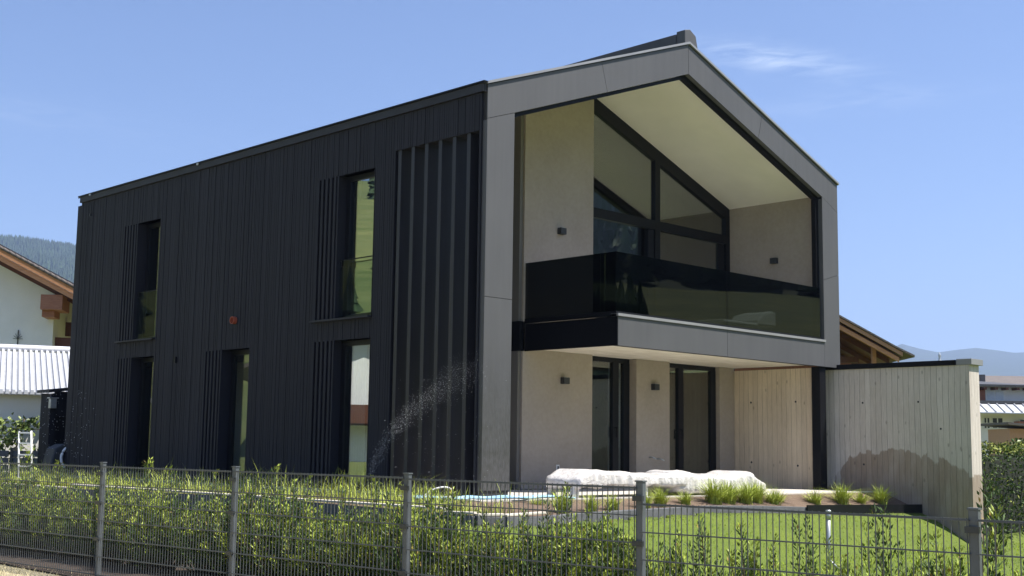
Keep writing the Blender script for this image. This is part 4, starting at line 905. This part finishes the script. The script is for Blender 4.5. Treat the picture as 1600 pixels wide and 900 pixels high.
for (x0, x1, z0, z1) in ((-.1, .25, 2.3, 2.98), (.38, 1.02, 2.32, 2.98), (1.98, 2.6, 2.1, 2.9)):
    wi = MB().box(x0, x1, -.56, -.505, z_(z0), z_(z1)).build('window', M['whitemetal'], FHs); n_ = MB()
    for q in range(2): n_.box(x0+.05+q*(x1-x0)/2, x0-.03+(q+1)*(x1-x0)/2, -.58, -.562, z_(z0)+.05, z_((z0+z1)/2)-.02).box(x0+.05+q*(x1-x0)/2, x0-.03+(q+1)*(x1-x0)/2, -.58, -.562, z_((z0+z1)/2)+.02, z_(z1)-.05)
    n_.build('pane', M['darkbox'], wi)
b = MB(); b.prism([(1.60, z_(2.3)), (2.6, z_(2.15)), (2.25, z_(2.72)), (1.60, z_(2.75))], 'y', -1.4, -.7); b.build('balcony', M['woodred'], FHs)
MB().box(2.3, 2.6, 6.2, 6.6, z_(5.2), z_(5.9)).build('chimney', M['tiledark'], FHs); MB().box(.2, .5, 7.2, 7.6, z_(5.4), z_(6.3)).build('chimney', M['tiledark'], FHs)
b = MB(); b.lathe((-.35, 6, z_(6.2)), [(.55, -.1), (.55, .02), (.30, .18), (.10, .55), (.05, .75), (.10, .85), (.06, .95), (.0, 1.1)], 16); b.box(-.6, -.1, 5.8, 6.2, z_(5.0), z_(6.1)); b.build('roof_turret', M['alu'], FHs)
SH = site(28.8, 66, -1.2, 0, name='wooden_hut', label='low wooden hut with sloping brown roof below the village house', cat='hut')
b = MB(); b.box(-3, 1.2, 0, 3, 0, 3.35); b.build('wall', M['woodlight'], SH); MB().box(.2, 1.15, -.05, -.003, 1.8, 3.1).build('door', M['woodred'], SH)
b = MB(); b.hexa([(-3.3, -.6, 3.55), (1.5, -.6, 3.18), (1.5, 3.3, 3.18), (-3.3, 3.3, 3.55)], [(-3.3, -.6, 3.67), (1.5, -.6, 3.30), (1.5, 3.3, 3.30), (-3.3, 3.3, 3.67)]); b.build('roof', M['tile'], SH)
# leafy shrub above the hedge
SB = site(12.9, 31, -1.2, 0, name='leafy_bush', label='light green bush rising above the clipped hedge at the right edge', cat='bush')
n = 2600; P = rs.normal(0, 1, (n, 3)); P /= np.linalg.norm(P, axis=1)[:, None]; P *= rs.uniform(.6, 1, n)[:, None]**.5*np.array([1.1, .8, .9]); P[:, 2] += 1.55
V, Fc = leafset(P, rs.normal(0, 1, (n, 3)), rs.uniform(.08, .15, n), rs.uniform(.03, .05, n), rs); npmesh('foliage', V, Fc, [M['vine'], M['leafA']], (rs.uniform(size=n) < .4).astype(int), SB)
MB().tube([(0, 0, 0), (.05, 0, .9), (.1, .1, 1.5)], [.06, .05, .03], 7).build('stem', M['bark'], SB)

# house down the road, mirrored in the side windows
ML = empty('roadside_house', (-30, 42, -1), R(38), label='white house with brown balcony mirrored in the side windows', cat='house')
MB().box(-6, 6, 0, 10, 0, 6).prism([(-6, 6), (6, 6), (0, 8.4)], 'y', 0, 10).build('wall', M['white'], ML)
b = MB(); b.hexa([(-7.2, -1, 5.6), (0, -1, 8.45), (0, 11, 8.45), (-7.2, 11, 5.6)], [(-7.2, -1, 5.8), (0, -1, 8.65), (0, 11, 8.65), (-7.2, 11, 5.8)]); b.hexa([(0, -1, 8.45), (7.2, -1, 5.6), (7.2, 11, 5.6), (0, 11, 8.45)], [(0, -1, 8.65), (7.2, -1, 5.8), (7.2, 11, 5.8), (0, 11, 8.65)]); b.build('roof', M['tile'], ML)
MB().box(-5.8, 5.8, -1.2, -1.1, 3.0, 4.0).box(-5.8, 5.8, -1.1, -.02, 2.9, 3.0).build('balcony', M['wooddark'], ML)
for x in (-4, -1.2, 1.6, 4.2):
    for z in (.9, 3.4): MB().box(x-.5, x+.5, -.04, -.002, z, z+1.4).build('window', M['darkbox'], ML)

# ------------------------------------------------------------------ haze
hz = MB().box(-5990, 5990, -5990, 5990, -4, 620).build('haze', None); hz.data.materials.clear()
hm = bpy.data.materials.new('haze_air'); hm.use_nodes = True; hm.node_tree.nodes.clear()
ho = hm.node_tree.nodes.new('ShaderNodeOutputMaterial'); pv = hm.node_tree.nodes.new('ShaderNodeVolumePrincipled')
pv.inputs['Color'].default_value = (.47, .63, 1, 1); pv.inputs['Density'].default_value = .00018; pv.inputs['Anisotropy'].default_value = .2
hm.node_tree.links.new(pv.outputs[0], ho.inputs['Volume']); hz.data.materials.append(hm); hz['kind'] = 'stuff'; hz['label'] = 'thin blue summer haze in the valley air'
